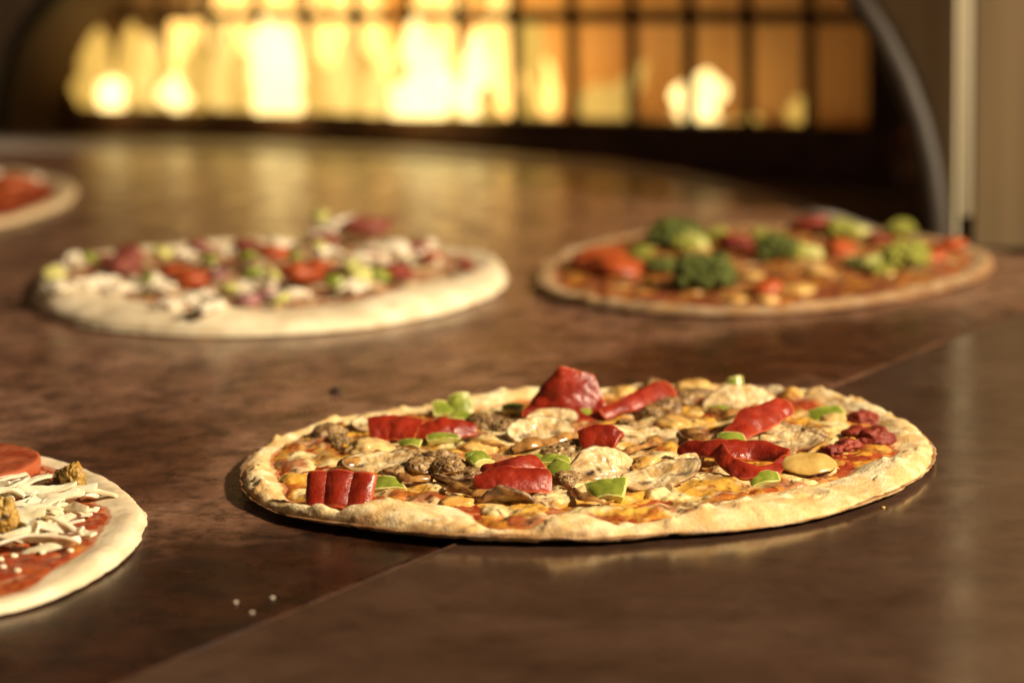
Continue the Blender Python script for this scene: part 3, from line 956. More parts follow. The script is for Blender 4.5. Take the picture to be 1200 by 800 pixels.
def mushroom(pz, p, w, yaw=0, tilt=30, roll=0, bend=0.0, thick=2.4, seed=0, dark=0.5, stem=True):
    """slice cut through a mushroom: cap dome, gill band, stem; w = cap width in mm"""
    nphi, nr = 84, 20
    ph = np.linspace(0, 2 * np.pi, nphi, endpoint=False)
    # outline by polar about the middle of the cap
    x, y = np.cos(ph), np.sin(ph)
    rad = np.where(y > 0, 1 / np.sqrt(x ** 2 + (y / .62) ** 2), 1 / np.sqrt(x ** 2 + (y / .34) ** 2))
    if stem:
        st = np.exp(-(((ph - 1.5 * np.pi) / .34) ** 4))
        rad = rad * (1 - st) + st * (.72 + .05 * np.sin(ph * 7))
    cs = np.column_stack([x, y, 0 * x])
    rad = rad * (1 + .09 * fbm(cs, .7, 3, seed))
    s = np.linspace(0, 1, nr) ** .85
    X = (s[:, None] * rad * x) * w / 2; Y = (s[:, None] * rad * y) * w / 2
    Xf, Yf = X.ravel(), Y.ravel()
    zf = bend * ((Xf / (w / 2)) ** 2) - bend * .5 * (Yf / (w / 2)) ** 2 + .9 * fbm(np.column_stack([Xf, Yf]), 7, 3, seed + 4)
    th = thick * (.55 + .45 * np.sqrt(np.clip(1 - np.repeat(s, nphi) ** 6, 0, 1)))
    # gill band as relief
    nx, ny = Xf / (w / 2), Yf / (w / 2)
    gill = np.exp(-((np.abs(nx) - .46) / .24) ** 4) * np.exp(-((ny + .08 + .25 * (np.abs(nx) - .5)) / .075) ** 2) * (.25 + .75 * sstep(-.2, .3, fbm(np.column_stack([nx, ny]), .3, 3, seed + 33)))
    # caps keep a smooth pale face; gills sink and are finely ribbed
    top = zf + th / 2 - gill * (.25 + .3 * np.sin(nx * 60)) + .3 * fbm(np.column_stack([nx * 2, ny * 9]), .5, 3, seed + 31)
    bot = zf - th / 2
    V = np.vstack([np.column_stack([Xf, Yf, top]), np.column_stack([Xf, Yf, bot])])
    n = len(Xf)
    Fs = []
    i = np.arange(nr - 1)[:, None]; j = np.arange(nphi)[None]
    a = (i * nphi + j).ravel(); b = (i * nphi + (j + 1) % nphi).ravel()
    q = np.column_stack([a, a + nphi, b + nphi, b])
    Fs = q.tolist() + (q + n)[:, ::-1].tolist()
    l = (nr - 1) * nphi
    k = np.arange(nphi); k2 = (k + 1) % nphi
    Fs += np.column_stack([l + k, n + l + k, n + l + k2, l + k2]).tolist()
    sr = np.repeat(s, nphi)
    c = mixc((.60, .43, .20), (.80, .65, .38), sstep(-.4, .4, fbm(np.column_stack([nx, ny]), .35, 4, seed + 6)))
    c = mixc(c, (.46, .26, .07), sstep(.2, .6, fbm(np.column_stack([nx, ny]), .5, 4, seed + 8)) * .7)
    an_ = np.arctan2(ny + .9, nx)
    fib = fbm(np.column_stack([an_ * 5, np.hypot(nx, ny + .9) * .8]), .30, 3, seed + 14)
    c = mixc(c, (.26, .14, .05), sstep(.0, .5, fib) * .65)
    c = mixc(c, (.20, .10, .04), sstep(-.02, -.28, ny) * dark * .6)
    c = mixc(c, (.045, .026, .017), np.clip(gill * 1.5, 0, 1) * (.5 + .5 * dark))
    rimc = sstep(.90, .97, sr) * (ny > -.2) * (.45 + .55 * sstep(-.3, .2, fbm(np.column_stack([nx, ny]), .5, 2, seed + 21)))
    c = mixc(c, (.075, .032, .015), rimc)
    c2 = mixc((.30, .16, .07), (.10, .045, .022), sstep(-.2, .4, fbm(np.column_stack([nx, ny]), .4, 3, seed + 9)))
    c = np.vstack([c, mixc(c2, (.40, .28, .14), np.repeat(s, nphi) < .5)])
    W = (V * MM) @ rotm(yaw, tilt, roll).T + p
    return mesh_obj('mushroom_slice', W, Fs, M['mushroom'], pz.root, col=c)

def dice(pz, px, py, z, L, W, t, yaw, tilt, roll=0, seed=0, arch=1.2, name='green_pepper_piece', mats=('green_skin', 'green_flesh')):
    p = pz.on(px, py, (z - 2.4) * MM)
    L, W = L * .92, W * .9
    Rm = rotm(yaw, tilt, roll)
    rs = random.Random(seed)
    sk = rs.uniform(-.35, .35); tp = rs.uniform(-.3, .3)
    def func(U, Vv):
        X = (U * (1 + tp * Vv) + sk * Vv * .6) * L / 2
        Y = Vv * W / 2 * (1 + tp * U * .6)
        Z = arch * (1 - U ** 2) - arch * .3
        return (np.stack([X, Y, Z], -1) * MM) @ Rm.T + p
    return patch(name, func, 18, 14, t * MM, [M[m] for m in mats], pz.root, .1, .0005, .005, seed, .12, .87)

PZG = 'pizzas baking on the oven deck'
PEP = [M['pepper_skin'], M['pepper_flesh']]

# ------------------------------------------------------------------ 1. the baked pizza in front
hero_out = [(283, 548), (287, 570), (310, 590), (340, 601), (390, 611), (440, 617), (480, 626), (540, 631), (600, 631), (665, 635), (720, 631), (800, 624), (870, 618), (930, 608), (990, 593), (1040, 573), (1075, 553), (1092, 530), (1088, 507), (1070, 490), (1040, 474), (1000, 457), (950, 446), (900, 441), (850, 438), (800, 440), (740, 441), (700, 443), (640, 447), (590, 453), (540, 460), (480, 467), (420, 475), (370, 487), (330, 503), (300, 522), (285, 538)]
hero_sauce = [(318, 542), (330, 566), (348, 588), (390, 597), (430, 599), (470, 588), (505, 583), (540, 594), (565, 611), (600, 616), (640, 613), (664, 602), (690, 607), (720, 612), (770, 606), (830, 592), (870, 580), (930, 566), (985, 555), (1012, 541), (1058, 526), (1045, 505), (1034, 490), (1002, 475), (960, 465), (930, 459), (880, 449), (830, 444), (780, 446), (720, 450), (690, 455), (620, 464), (560, 474), (500, 478), (440, 481), (400, 488), (362, 499), (330, 512)]
hero = Pizza('pizza', hero_out, hero_sauce, 'baked pizza with red pepper pieces, mushrooms and sausage, in sharp focus in front', PZG, 11, (.0036, .0105), 'baked', rim=(.0014, .0058))
hero.lift = .0042
hero.charang = math.radians(215)
hero.has_cheese, hero.cheese_bias = True, .32
hero.make_blobs(190, .008, .017)
hero.build_crust(620, 190)
hero.build_sauce(.0007)
hero.build_cheese(.00062)

H = hero
# big folded red pepper at the back: lower flap towards us, two walls meeting in a fold
def big_pepper(U, Vv):
    s, t = (U + 1) / 2, (Vv + 1) / 2
    a, b = H.loc(611, 486, .0085), H.loc(712, 482, .0085)
    base = a + (b - a) * s[..., None]
    tt = np.clip((t - .30) / .70, 0, 1)
    tent = np.where(s < .46, s / .46, 1 - .42 * (s - .46) / .54)
    hgt = (.006 + .0165 * tent) * tt
    fold = 1 - np.clip(np.abs(s - .46) / .5, 0, 1)
    yy = np.where(t < .30, -.010 * (1 - t / .30), .007 * tt) - .008 * fold * tt
    xin = np.where(s < .46, (.46 - s) * .016, (.46 - s) * .010) * tt
    drop = np.where(t < .3, -.0025 * (1 - t / .3), 0)
    return base + np.stack([xin, yy, hgt + drop], -1)
patch('red_pepper_piece', big_pepper, 50, 50, .0034, PEP, H.root, .12, .0012, .011, 3, .3, .96)
taper = lambda s: 1 - .5 * np.abs(2 * s - 1) ** 3 + .09 * np.sin(s * 13 + 1)
wedge = lambda s: .5 + .5 * s + .08 * np.sin(s * 17)
strip(H, 'red_pepper_piece', [(704, 487, 9), (745, 470, 12), (787, 455, 13)], 11, 2.2, PEP, 38, 45, .8, seed=4, wfun=wedge)
strip(H, 'red_pepper_piece', [(856, 514, 9), (884, 493, 12), (925, 475, 14.5)], 13, 2.0, PEP, 22, 50, 1.4, seed=5, noise=.0008, wfun=taper)
strip(H, 'red_pepper_piece', [(433, 507, 9), (462, 501, 11), (493, 506, 9.5)], 14, 2.2, PEP, 42, 38, 1.6, seed=6, noise=.0008)
strip(H, 'red_pepper_piece', [(489, 508, 9), (525, 503, 10.5), (558, 503, 9)], 10.5, 2.2, PEP, 40, 30, 1, seed=7, noise=.0009, wfun=taper)
strip(H, 'red_pepper_piece', [(362, 577, 11), (397, 575, 12), (436, 579, 11)], 16, 3.4, PEP, 50, 54, .6, ridges=3, ridge_amp=1.8, seed=8, noise=.0003, nu=80, rnd=.08)
strip(H, 'red_pepper_piece', [(556, 567, 10), (598, 562, 11.5), (645, 564, 9.5)], 13.5, 2.4, PEP, 40, 36, 1.2, seed=9, noise=.0008, nu=60, wfun=lambda s: 1 - .5 * (1 - s) ** 3)
strip(H, 'red_pepper_piece', [(566, 551, 12), (600, 545, 15), (630, 543, 13.5)], 10, 2.0, PEP, 5, 40, 1, seed=10, noise=.001, wfun=wedge)
strip(H, 'red_pepper_piece', [(682, 520, 12), (704, 512, 15), (724, 520, 12.5)], 11, 3.4, PEP, 48, 52, 1.8, seed=11, noise=.0006, rnd=.1)
strip(H, 'red_pepper_piece', [(797, 527, 11), (838, 526, 13.5), (885, 528, 12), (926, 536, 10.5)], 10, 2.0, PEP, 34, 40, 1, seed=12, noise=.0008, nu=60, wfun=taper)
strip(H, 'red_pepper_piece', [(842, 523, 14), (850, 540, 11.5), (872, 552, 9.5), (902, 551, 9), (924, 538, 10.5)], 7.5, 2.4, PEP, 40, 28, .5, seed=13, noise=.0008, nu=60, wfun=taper)
# dark roasted tomato lumps by the right rim
for k, (px, py, rx) in enumerate([(1010, 491, 7.5), (1024, 512, 8), (1003, 508, 6), (995, 522, 5.5), (975, 528, 5)]):
    lump(H, 'tomato_piece', H.on(px, py, .0008), (rx, rx * 1.1, rx * .55), 'sundried', 300 + k, .35, .16)
# green pepper
for k, (px, py, z, L, W, t, yaw, tilt, roll) in enumerate([
        (522, 481, 4, 13, 10, 3, 10, 35, 10), (540, 474, 6, 10, 12, 3, 20, 55, -10), (543, 490, 3, 11, 7, 3, -15, 30, 15), (519, 514, 4, 15, 5.5, 2.6, 5, 25, 0),
        (505, 523, 2, 12, 5, 2.4, 15, 15, 0), (481, 522, 2, 9, 6, 3, -10, 20, 0), (560, 542, 5, 8.5, 9, 6.5, 35, 25, 5), (650, 541, 4, 14, 6, 3, -8, 30, 0),
        (657, 552, 4, 10, 9, 4.5, -40, 40, 15), (628, 541, 3, 8, 6, 3, 30, 20, 0), (713, 576, 4, 15, 11, 4.5, -8, 32, -8), (858, 517, 4, 12, 9, 3, 0, 25, 0),
        (843, 483, 3, 10, 7, 3, 0, 20, 0), (862, 456, 6, 6.5, 13, 3, 10, 60, 0), (968, 486, 4, 17, 9, 2.8, 12, 25, -12), (897, 564, 2.2, 12, 8, 4, 10, 25, -8),
        (455, 569, 3, 13, 9, 3, -10, 25, 0), (600, 480, 4, 9, 7, 3, 0, 20, 0), (686, 487, 3, 11, 6, 3, 15, 30, 0)]):
    dice(H, px, py, z, L, W, t, yaw, tilt, roll, 400 + k)
# browned onion
ONI = [M['onion_brown'], M['onion_brown']]
rq = random.Random(41)
for k, (px, py, dx, dy) in enumerate([(735, 533, 34, -14), (640, 520, 40, -8), (560, 516, 32, 6), (480, 560, 26, 4), (820, 514, 30, 8), (690, 577, 30, 8), (560, 575, 32, 4), (420, 540, 24, -8), (760, 480, 28, 8), (860, 480, 26, -4)]):
    z = rq.uniform(8.0, 9.0)
    strip(H, 'onion_strip', [(px - dx, py - dy, z - 1), (px - dx * .2, py + rq.uniform(-5, 5), z + 1), (px + dx, py + dy, z - 1)], rq.uniform(3, 5), 1.0, ONI, rq.uniform(10, 60), rq.uniform(0, 40), rq.uniform(.3, 1.2), seed=600 + k, noise=.0012, wfun=taper, nu=30, nv=10)
# sausage
for k, (px, py, z, rx, ry, rz) in enumerate([
        (683, 530, 4, 10, 8, 7.5), (655, 530, 2, 8, 7, 5), (383, 510, 2, 9, 8, 5.5), (398, 518, 1, 8, 6, 4), (572, 498, 2, 9, 8, 6), (596, 503, 2, 7, 6, 5), (497, 547, 1.5, 9, 7, 4.5),
        (528, 548, 2, 9, 7, 5), (548, 556, 1.5, 7, 6, 4), (515, 536, 1, 8, 6, 4), (462, 556, 1, 8, 6, 4), (780, 479, 3, 9, 8, 5.5), (802, 470, 2, 8, 7, 5), (765, 487, 1, 7, 6, 4.5), (907, 503, 2, 8, 7, 5),
        (665, 563, 1.5, 7, 6, 4.5), (785, 447, 2, 8, 6, 5), (478, 536, 1, 7, 6, 4), (620, 528, 1, 8, 7, 4), (952, 512, 2, 6, 6, 5), (822, 462, 1, 7, 7, 4), (735, 500, 1, 7, 6, 4)]):
    crumbly(H, H.on(px, py, (z - 1.8) * MM), (rx, ry, rz * .85), 500 + 7 * k, (k * 40, 0, 0))
# roasted garlic, golden vegetable chunks
for k, (px, py, z, rx, ry, rz, mat) in enumerate([
        (433, 529, 1.5, 10.5, 9, 6, 'garlic'), (563, 526, 1, 10, 8, 5, 'golden'), (757, 546, 2.5, 8, 6, 6, 'golden'), 
        (790, 498, 1.5, 11, 8, 4.5, 'golden'), (740, 446, 2, 8, 8, 5, 'golden'), (838, 447, 2, 10, 7, 5, 'golden'), 
        (540, 589, 1.2, 9, 7, 4, 'golden'), (930, 462, 2, 6, 6, 4, 'golden'), (975, 493, 1, 9, 7, 4, 'garlic'),
        ]):
    o = lump(H, 'garlic_clove' if mat == 'garlic' else 'melted_cheese_lump', H.on(px, py, (z - 1.8) * MM), (rx, ry, rz * (.95 if mat == 'garlic' else .75)), mat, 700 + k, .3, .07, rot=(k * 35, 0, 0))
# thick roasted slice with dark skin, right
def eg(U, Vv):
    p = H.on(947, 546, .003)
    return (np.stack([U * 11.5, Vv * 7 * np.sqrt(1 - .3 * U ** 2), 1.7 * (1 - U ** 2) * (1 - .5 * Vv ** 2)], -1) * MM) @ rotm(8, 26, 0).T + p
patch('roasted_slice', eg, 30, 24, .0030, [M['roast'], M['eggplant_skin']], H.root, .9, .0005, .008, 21)
# mushrooms
for k, (px, py, z, w, yaw, tilt, roll, bend, dark) in enumerate([
        (632, 509, 4, 30, 8, 48, 0, 2, .3), (645, 494, 4, 24, 10, 42, 0, 2, 1), (756, 515, 4.5, 38, -6, 14, 6, 2.5, .7), (775, 562, 4.5, 33, 16, 26, -12, 3, .6),
        (868, 474, 5.5, 36, 4, 42, 0, -2.5, 1), (595, 584, 4.5, 25, 170, 42, 0, -3, 1), (445, 546, 3.5, 32, 6, 24, 0, 3, .8), (714, 549, 5, 36, 24, 42, 8, -5, 1),
        (928, 520, 4, 27, -12, 24, 0, 2.5, .7), (918, 508, 4, 20, -6, 26, 0, 2, .6), (535, 566, 3.2, 22, 165, 34, 0, 3, .8), (805, 544, 4.5, 17, 40, 40, 0, 2, .9), (440, 499, 4, 24, 12, 34, 0, 2, .6)]):
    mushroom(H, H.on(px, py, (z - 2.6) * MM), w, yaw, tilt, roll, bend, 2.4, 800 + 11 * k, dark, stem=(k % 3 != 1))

# ------------------------------------------------------------------ 2. raw pizza with shredded cheese, left edge
raw_out = [(166, 597), (160, 625), (140, 648), (115, 668), (60, 699), (0, 717), (-120, 738), (-300, 745), (-450, 735), (-580, 702), (-660, 655), (-690, 612), (-640, 575), (-520, 545), (-350, 525), (-150, 516), (-40, 519), (30, 527), (80, 538), (110, 550), (138, 566), (158, 582)]
raw_sauce = [(133, 598), (127, 612), (113, 622), (108, 634), (92, 647), (60, 664), (25, 685), (0, 695), (-80, 705), (-300, 715), (-450, 705), (-560, 680), (-620, 650), (-640, 612), (-600, 580), (-480, 553), (-300, 535), (-100, 527), (20, 532), (60, 541), (90, 556), (112, 568), (124, 582)]
raw = Pizza('pizza', raw_out, raw_sauce, 'unbaked pizza with white shredded cheese and a tomato slice, cut off by the left edge', PZG, 23, (.0015, .006), 'raw', base=.004, rim=(.0008, .0028))
raw.has_cheese = False
raw.build_crust(420, 110, 'dough')
raw.build_sauce(.0009, (.24, .034, .010), (.37, .075, .017))
R_ = raw
def shred(pz, px, py, z, L, yaw, seed, curl=.3, W=3.7, t=1.2):
    rs = random.Random(seed)
    p = pz.on(px, py, z * MM)
    a0 = math.radians(yaw)
    Rm = rotm(yaw, rs.uniform(-25, 45), rs.uniform(-14, 14))
    kz = rs.uniform(-.12, .35)
    tw = rs.uniform(-.8, .8)
    def func(U, Vv):
        s = U
        X = s * L / 2
        Y = curl * L * .5 * (s ** 2 - .33)
        Z = -kz * L * .35 * (s ** 2 - .33)
        w = W / 2 * (1 + .12 * np.sin(s * 4 + tw * 6) - .12 * np.abs(s) ** 5)
        return (np.stack([X + 0 * Vv, Y + Vv * w * np.cos(tw * s), Z + Vv * w * np.sin(tw * s)], -1) * MM) @ Rm.T + p
    return patch('cheese_shred', func, 22, 8, t * MM, M['curd'], pz.root, .12, .0004, .006, seed, .15)
rs = random.Random(77)
nsh = 0
for spec in [(98, 577, 4, 27, 5, 61, -.1), (66, 582, 6, 22, 8, 62, .2), (57, 590, 7, 20, 62, 63, .15), (108, 580, 3, 10, 60, 64, .3), (42, 562, 7, 20, 45, 65, .2), (22, 565, 7, 22, 75, 66, .3),
             (70, 612, 5, 26, -38, 67, .5), (42, 612, 6, 26, -25, 68, .3), (82, 622, 3, 15, -45, 69, .25), (97, 625, 2, 12, -35, 70, .1), (20, 628, 6, 30, -4, 71, .1), (45, 630, 6, 30, 10, 72, -.2),
             (75, 598, 2.5, 26, 6, 73, .1), (55, 572, 6, 24, 12, 74, .2), (85, 572, 5, 20, -8, 75, .2), (30, 590, 7, 24, 30, 76, .4), (15, 605, 7, 26, -15, 77, .3), (60, 640, 2, 22, 20, 78, .2)]:
    shred(R_, *spec[:6], curl=spec[6]); nsh += 1
def shred_spot():
    while True:
        a, q = rs.uniform(0, 2 * math.pi), math.sqrt(rs.random())
        px, py = 5 + q * 95 * math.cos(a), 600 + q * 40 * math.sin(a)
        if not (px > 92 or (px > 50 and py > 632)): return px, py, q
while nsh < 98:
    px, py, q = shred_spot()
    shred(R_, px, py, rs.uniform(1.0, 8.5) * (1 - .55 * q * q), rs.uniform(12, 23), rs.uniform(-75, 75), 900 + nsh, rs.uniform(-.4, .5), rs.uniform(2.6, 4.0)); nsh += 1
# the far side of the pile, mostly cut off by the picture's edge: one mesh
import bmesh
bmj = bmesh.new()
for k in range(150):
    a, q = rs.uniform(0, 2 * math.pi), math.sqrt(rs.random())
    px, py = -250 + q * 230 * math.cos(a), 606 + q * 60 * math.sin(a)
    if px > -60: px -= 150
    o = shred(R_, px, py, rs.uniform(1.0, 6), rs.uniform(14, 26), rs.uniform(-80, 80), 2000 + k, rs.uniform(-.4, .5), rs.uniform(3.2, 4.8))
    bmj.from_mesh(o.data)
    me_ = o.data
    bpy.data.objects.remove(o); bpy.data.meshes.remove(me_)
mj = bpy.data.meshes.new('shredded_cheese')
bmj.to_mesh(mj); bmj.free()
mj.materials.append(M['curd'])
mj.polygons.foreach_set('use_smooth', np.ones(len(mj.polygons), bool))
pile = bpy.data.objects.new('shredded_cheese', mj)
COL.objects.link(pile); pile.parent = R_.root; pile['kind'] = 'stuff'
for k, (px, py) in enumerate([(49, 647), (16, 651), (0, 655), (3, 664), (20, 668), (63, 606), (112, 596), (82, 645)]):
    lump(R_, 'cheese_crumb', R_.on(px, py, .0006), (1.5, 1.3, .9), 'curd', 950 + k, .3, .1, 3)
# tomato slice: thick disc with a skin band
tp = R_.loc(-36, 548, .0068)
tom = bpy.data.objects
def disc(name, p, r, t, Rm, mat, parent, rings=10, seg=96, seed=0):
    a = np.linspace(0, 2 * np.pi, seg, endpoint=False)
    prof = [(0.001, t / 2)] + [(r * q, t / 2) for q in np.linspace(.1, .9, rings)] + [(r * .965, t * .49), (r * .99, t * .42), (r, t * .3), (r * 1.004, 0), (r, -t * .3), (r * .985, -t * .45), (r * .94, -t / 2), (0.001, -t / 2)]
    V = []
    for rr, z in prof:
        V.append(np.column_stack([rr * np.cos(a), rr * np.sin(a), np.full(seg, z)]))
    V = np.vstack(V)
    V[:, 2] += .25 * fbm(V, 6, 3, seed) * (np.abs(V[:, 2]) > t * .4)
    V[:, :2] *= 1 + .03 * fbm(np.column_stack([V[:, 0] / r, V[:, 1] / r, 0 * V[:, 0]]), .9, 2, seed + 1)[:, None]
    Fs, fm = [], []
    for i in range(len(prof) - 1):
        for k in range(seg):
            k2 = (k + 1) % seg
            Fs.append((i * seg + k, (i + 1) * seg + k, (i + 1) * seg + k2, i * seg + k2))
            fm.append(0 if prof[i][0] > r * .93 and prof[i + 1][0] > r * .93 else 1)
    return mesh_obj(name, (V * MM) @ Rm.T + p, Fs, mat, parent, fmat=fm)
disc('tomato_slice', tp, 29.5, 6.2, rotm(0, 3, 0), [M['tomato_skin'], M['tomato_flesh']], R_.root, seed=4)
crumbly(R_, R_.on(86, 562, .006), (5.2, 5, 7), 970, (20, 0, 0), 'sausage_chunk', 'mustard_sausage', mustard_col, .18)
crumbly(R_, R_.on(73, 560, .004), (4, 4, 4.5), 973, (60, 0, 0), 'olive_piece', 'mustard_sausage', lambda V, d, s: mixc((.05, .03, .01), (.12, .08, .02), sstep(-.3, .3, fbm(V, .6, 2, s))), .1)
crumbly(R_, R_.on(2, 607, .010), (6, 5.5, 8), 977, (0, 0, 0), 'sausage_chunk', 'mustard_sausage', mustard_col, .18)
crumbly(R_, R_.on(-70, 575, .008), (7, 6, 6), 979, (0, 0, 0), 'sausage_chunk', 'mustard_sausage', mustard_col, .18)

# ------------------------------------------------------------------ 3. pizza with crumbled white cheese, behind on the left
bl_out = [(45, 335), (52, 358), (75, 372), (110, 380), (180, 388), (280, 390), (380, 385), (470, 371), (530, 356), (570, 338), (589, 315), (585, 300), (560, 291), (520, 287), (460, 284), (400, 282), (300, 281), (200, 286), (100, 298), (60, 314)]
bl = Pizza('pizza', bl_out, None, 'pale pizza with crumbled white cheese, tomato and green pepper behind on the left', PZG, 37, (.003, .010), 'raw', base=.007, rim=(.0015, .005))
th_ = bl.Rt
bl.tone = (1.1, 1.13, 1.16)
bl.Sr = bl.Rr - np.where(np.sin(th_) < -.2, .046, .018)
bl.has_cheese, bl.cheese_bias = True, .10
bl.make_blobs(150, .008, .018)
bl.build_crust(300, 90, 'dough')
bl.build_sauce(.0016, (.22, .06, .035), (.42, .18, .10))
bl.build_cheese(.0015, ((.70, .58, .38), (.66, .50, .28), (.40, .20, .11), (.36, .12, .06)))
B_ = bl
rs = random.Random(3)
def mound(px, py):                     # the pile of toppings rises towards the middle of the far half
    return .012 * math.exp(-((px - 330) / 200) ** 2) * min(1, max(0, (352 - py) / 60))
def bl_piece(px, py, w, mat, nm, k, flat=.5, lift=.003):
    r = w / 1.78 / 2
    lump(B_, nm, B_.on(px, py, lift + mound(px, py)), (r, r * 1.15, r * flat), mat, 1100 + k, .32, .12, 3, (k * 50, rs.uniform(-10, 25), 0))
for k, (px, py, w, mat, nm) in enumerate([
        (145, 312, 40, 'ham', 'cured_meat_piece'), (222, 326, 46, 'tomato', 'tomato_piece'), (205, 318, 30, 'tomato', 'tomato_piece'), (353, 320, 46, 'tomato', 'tomato_piece'), (372, 312, 30, 'tomato', 'tomato_piece'), (465, 318, 34, 'sundried', 'tomato_piece'), (320, 296, 34, 'tomato', 'tomato_piece'),
        (150, 298, 36, 'ham', 'cured_meat_piece'), (290, 290, 38, 'ham', 'cured_meat_piece'), (440, 276, 50, 'ham', 'cured_meat_piece'), (545, 311, 20, 'sundried', 'tomato_piece'), (290, 352, 30, 'onion', 'red_onion_piece'), (310, 346, 22, 'onion', 'red_onion_piece'), (255, 322, 20, 'onion', 'red_onion_piece'), (485, 292, 34, 'ham', 'cured_meat_piece'), (400, 318, 24, 'onion', 'red_onion_piece'),
        (125, 305, 26, 'ham', 'cured_meat_piece'), (235, 290, 30, 'ham', 'cured_meat_piece'), (380, 282, 34, 'ham', 'cured_meat_piece'), (430, 300, 28, 'sundried', 'tomato_piece'), (505, 300, 22, 'tomato', 'tomato_piece')]):
    bl_piece(px, py, w, mat, nm, k)
for k, (px, py, w) in enumerate([(84, 302, 24), (118, 330, 30), (142, 338, 24), (95, 333, 26), (166, 332, 34), (190, 336, 24), (232, 350, 36), (302, 332, 30), (270, 295, 26), (335, 347, 30), (410, 338, 34), (380, 296, 30), (452, 297, 54), (490, 299, 40), (420, 302, 30), (436, 262, 48), (418, 270, 30), (282, 338, 20), (215, 298, 20), (240, 310, 20), (245, 362, 26), (200, 358, 26), (330, 285, 22), (60, 340, 26), (500, 285, 22)]):
    r = w / 1.78 / 2
    lump(B_, 'white_cheese_crumb', B_.on(px, py, (.003 if w < 36 else .001) + mound(px, py)), (r * (.8 + .5 * rs.random()), r * (.8 + .6 * rs.random()), r * .45), 'white_cheese', 1200 + k, .6, .22, 4, (k * 70, 0, 0))
for k, (px, py, w) in enumerate([(60, 322, 28), (105, 302, 22), (191, 296, 28), (245, 304, 22), (268, 338, 24), (297, 320, 26), (330, 350, 22), (345, 300, 20), (388, 260, 28), (392, 329, 24), (422, 321, 34), (444, 322, 28), (320, 322, 20), (172, 326, 18), (372, 288, 20), (290, 300, 22), (410, 310, 22)]):
    p = B_.on(px, py, .007 + mound(px, py))
    lump(B_, 'green_pepper_piece', p, (w / 3.7, w / 4.2, w / 7), 'green_skin' if k % 2 else 'green_flesh', 1300 + k, .2, .05, 3, (k * 37, 20, 10))

# ------------------------------------------------------------------ 4. broccoli pizza behind on the right
br_out = [(630, 318), (638, 338), (660, 348), (700, 356), (760, 363), (830, 367), (900, 366), (960, 360), (1020, 351), (1080, 339), (1135, 323), (1163, 303), (1150, 287), (1110, 274), (1040, 263), (950, 257), (860, 256), (780, 260), (700, 276), (650, 295)]
br = Pizza('pizza', br_out, None, 'baked pizza topped with broccoli florets and tomato, behind on the right', PZG, 51, (.003, .010), 'baked', rim=(.0008, .0028))
br.Sr = br.Rr - .012
br.charang = math.radians(-40)
br.tone = (.50, .45, .46)
br.has_cheese, br.cheese_bias = True, .1
br.make_blobs(120, .008, .016)
br.build_crust(300, 90)
br.build_sauce(.0016, (.13, .03, .012), (.25, .07, .028))
br.build_cheese(.0015, ((.42, .23, .08), (.36, .13, .025), (.14, .05, .02), (.24, .035, .012)))
K_ = br
rs = random.Random(9)
for k, (px, py, w, mat) in enumerate([(705, 308, 62, 'tomato'), (725, 312, 54, 'tomato'), (690, 302, 34, 'tomato'), (862, 285, 48, 'sundried'), (950, 266, 56, 'sundried'), (1112, 288, 40, 'tomato'), (1095, 300, 30, 'tomato'), (900, 335, 30, 'tomato'), (985, 290, 36, 'tomato'), (1030, 280, 30, 'sundried')]):
    r = w / 1.75 / 2
    lump(K_, 'tomato_piece', K_.on(px, py, .004), (r, r * 1.1, r * .4), mat, 1400 + k, .3, .1, 3, (k * 50, 15, 0))
for k, (px, py, w) in enumerate([(880, 325, 30), (935, 343, 44), (862, 352, 26), (900, 352, 24), (1000, 305, 30), (845, 312, 26), (960, 320, 30), (1040, 322, 24), (760, 335, 30)]):
    r = w / 1.75 / 2
    lump(K_, 'golden_cheese_lump', K_.on(px, py, -.001), (r, r, r * .4), 'golden', 1500 + k, .3, .1, 3)
def broccoli(px, py, w, mat, seed, stem_yaw=None, h=1.0):
    r = w / 1.75 / 2 * (1.0 if mat == 'broccoli' else .86)
    rs2 = random.Random(seed)
    p = K_.on(px, py, r * .4 * MM)
    V0, F0 = ICO[2]
    V, Fs = [], []
    nb = 44
    for i in range(nb):
        zz = 1 - 1.5 * (i + .5) / nb
        a = i * 2.39996
        q = math.sqrt(max(0, 1 - zz * zz))
        dirv = np.array([q * math.cos(a), q * math.sin(a), zz])
        c = dirv * r * rs2.uniform(.68, .92) * np.array([1, 1, .58 * h])
        rb = r * rs2.uniform(.15, .27)
        W = V0 * rb * (1 + .3 * fbm(V0 * 1.0 + i, .35, 2, seed + i))[:, None] + c
        Fs += [[int(x) + len(V) * len(V0) for x in f] for f in F0]
        V.append(W)
    W = np.vstack(V) * MM + p
    o = mesh_obj('broccoli_floret', W, Fs, M[mat], K_.root)
    if stem_yaw is not None:
        a = math.radians(stem_yaw)
        d = np.array([math.cos(a), math.sin(a), -.15])
        s_ = np.array([-math.sin(a), math.cos(a), 0]); u_ = np.array([0, 0, 1.0])
        V, Fs = [], []
        for i in range(8):
            t = i / 7
            rr = r * (.42 - .06 * t) * (1 if i < 7 else .6)
            for k in range(10):
                b = 2 * math.pi * k / 10
                V.append((d * r * (.3 + 1.5 * t) + (s_ * math.cos(b) + u_ * math.sin(b)) * rr) * MM + p)
        for i in range(7):
            for k in range(10):
                k2 = (k + 1) % 10
                Fs.append((i * 10 + k, i * 10 + k2, (i + 1) * 10 + k2, (i + 1) * 10 + k))
        Fs.append(tuple(70 + k for k in range(10)))
        mesh_obj('stem', V, Fs, M['broccoli_stem'], o)
    return o
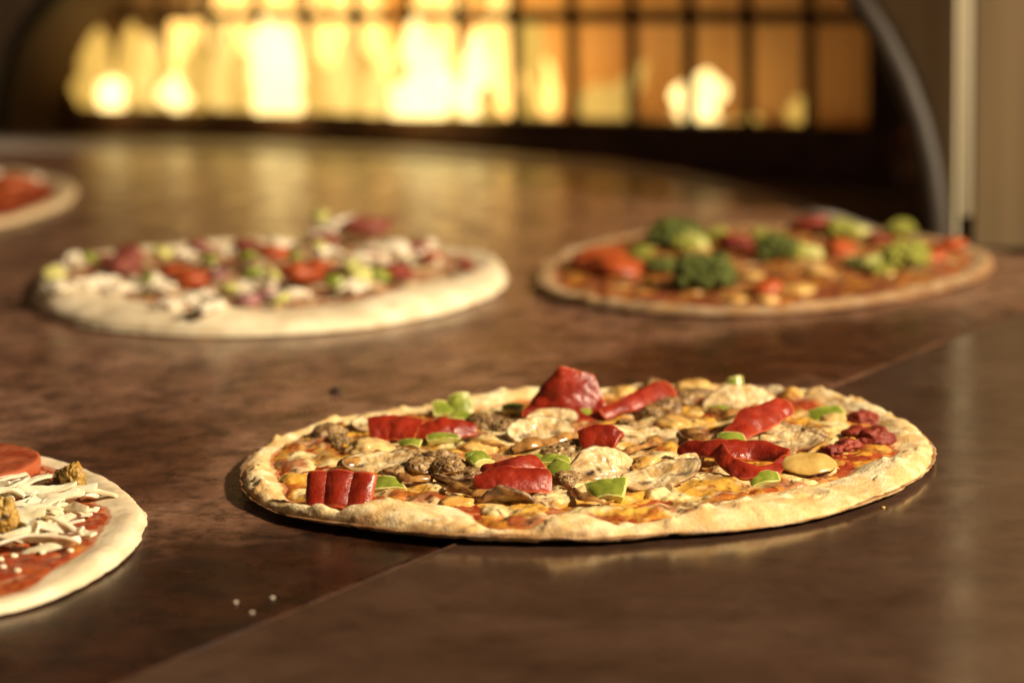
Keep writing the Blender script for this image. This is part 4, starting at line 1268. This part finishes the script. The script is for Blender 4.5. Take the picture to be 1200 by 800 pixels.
for k, a in enumerate([(792, 276, 66, 'broccoli', 31, -60), (826, 322, 72, 'broccoli', 32, None), (752, 297, 34, 'broccoli_pale', 33, 70), (912, 292, 56, 'broccoli', 34, -10), (930, 296, 42, 'broccoli_pale', 35, None), (985, 270, 50, 'broccoli_pale', 36, 20),
                       (1060, 302, 66, 'broccoli_pale', 37, 190), (1076, 268, 44, 'broccoli_pale', 38, None), (775, 312, 36, 'broccoli', 39, None), (1005, 310, 30, 'broccoli', 40, None), (802, 287, 38, 'broccoli_pale', 41, None), (890, 275, 30, 'broccoli_pale', 42, None), (840, 276, 36, 'broccoli_pale', 43, None), (1030, 316, 34, 'broccoli_pale', 44, None)]):
    broccoli(*a)

# ------------------------------------------------------------------ 5. far pizza at the left edge
fl_out = [(86, 213), (82, 224), (50, 243), (0, 261), (-80, 275), (-200, 277), (-290, 260), (-330, 232), (-290, 205), (-200, 190), (-100, 185), (0, 190), (55, 200)]
fl = Pizza('pizza', fl_out, None, 'blurred tomato pizza far back on the deck, cut off by the left edge', PZG, 67, (.003, .011), 'raw', base=.004, rim=(.0015, .003))
fl.Sr = fl.Rr - .016
fl.tone = (.8, .72, .62)
fl.has_cheese = False
fl.build_crust(220, 60, 'dough')
fl.build_sauce(.002, (.26, .03, .01), (.40, .07, .02))
for k, (px, py, w, mat) in enumerate([(15, 216, 50, 'tomato'), (-30, 230, 50, 'tomato'), (35, 210, 26, 'white_cheese'), (-15, 205, 30, 'white_cheese'), (-80, 220, 50, 'tomato'), (-60, 245, 30, 'white_cheese'), (-120, 235, 40, 'tomato'), (5, 234, 24, 'tomato')]):
    r = w / 1.25 / 2
    lump(fl, 'tomato_piece' if mat == 'tomato' else 'white_cheese_crumb', fl.on(px, py, .002), (r, r, r * .4), mat, 1600 + k, .3, .1, 3)

# ------------------------------------------------------------------ crumbs on the deck
def crumb(name, px, py, r, mat, label, cat, seed, group=None, z=0.0):
    p = at(px, py, z)
    o = lump(None, name, np.array([0, 0, r[2] * MM * .8]), r, mat, seed, .35, .15, 3)
    o.location = p
    tag(o, label, cat, group)
fg = 'flour specks on the dark deck'
crumb('flour_speck', 276, 706, (.8, .7, .4), 'flour', 'white flour speck on the dark deck, leftmost of three by the seam', 'crumb', 1, fg)
crumb('flour_speck', 295, 718, (.7, .6, .35), 'flour', 'faint flour speck on the dark deck, closest of three to the seam', 'crumb', 2, fg)
crumb('flour_speck', 319, 701, (.8, .7, .4), 'flour', 'white flour speck on the dark deck, rightmost of three by the seam', 'crumb', 3, fg)
crumb('burnt_crumb', 393, 460, (3.0, 3.6, 1.2), 'char', 'small burnt black crumb on the deck behind the sharp front pizza', 'crumb', 4)
crumb('cheese_crumb', 1035, 595, (.8, .8, .4), 'golden', 'tiny orange crumb on the steel plate near the front pizza', 'crumb', 5, None, .0012)
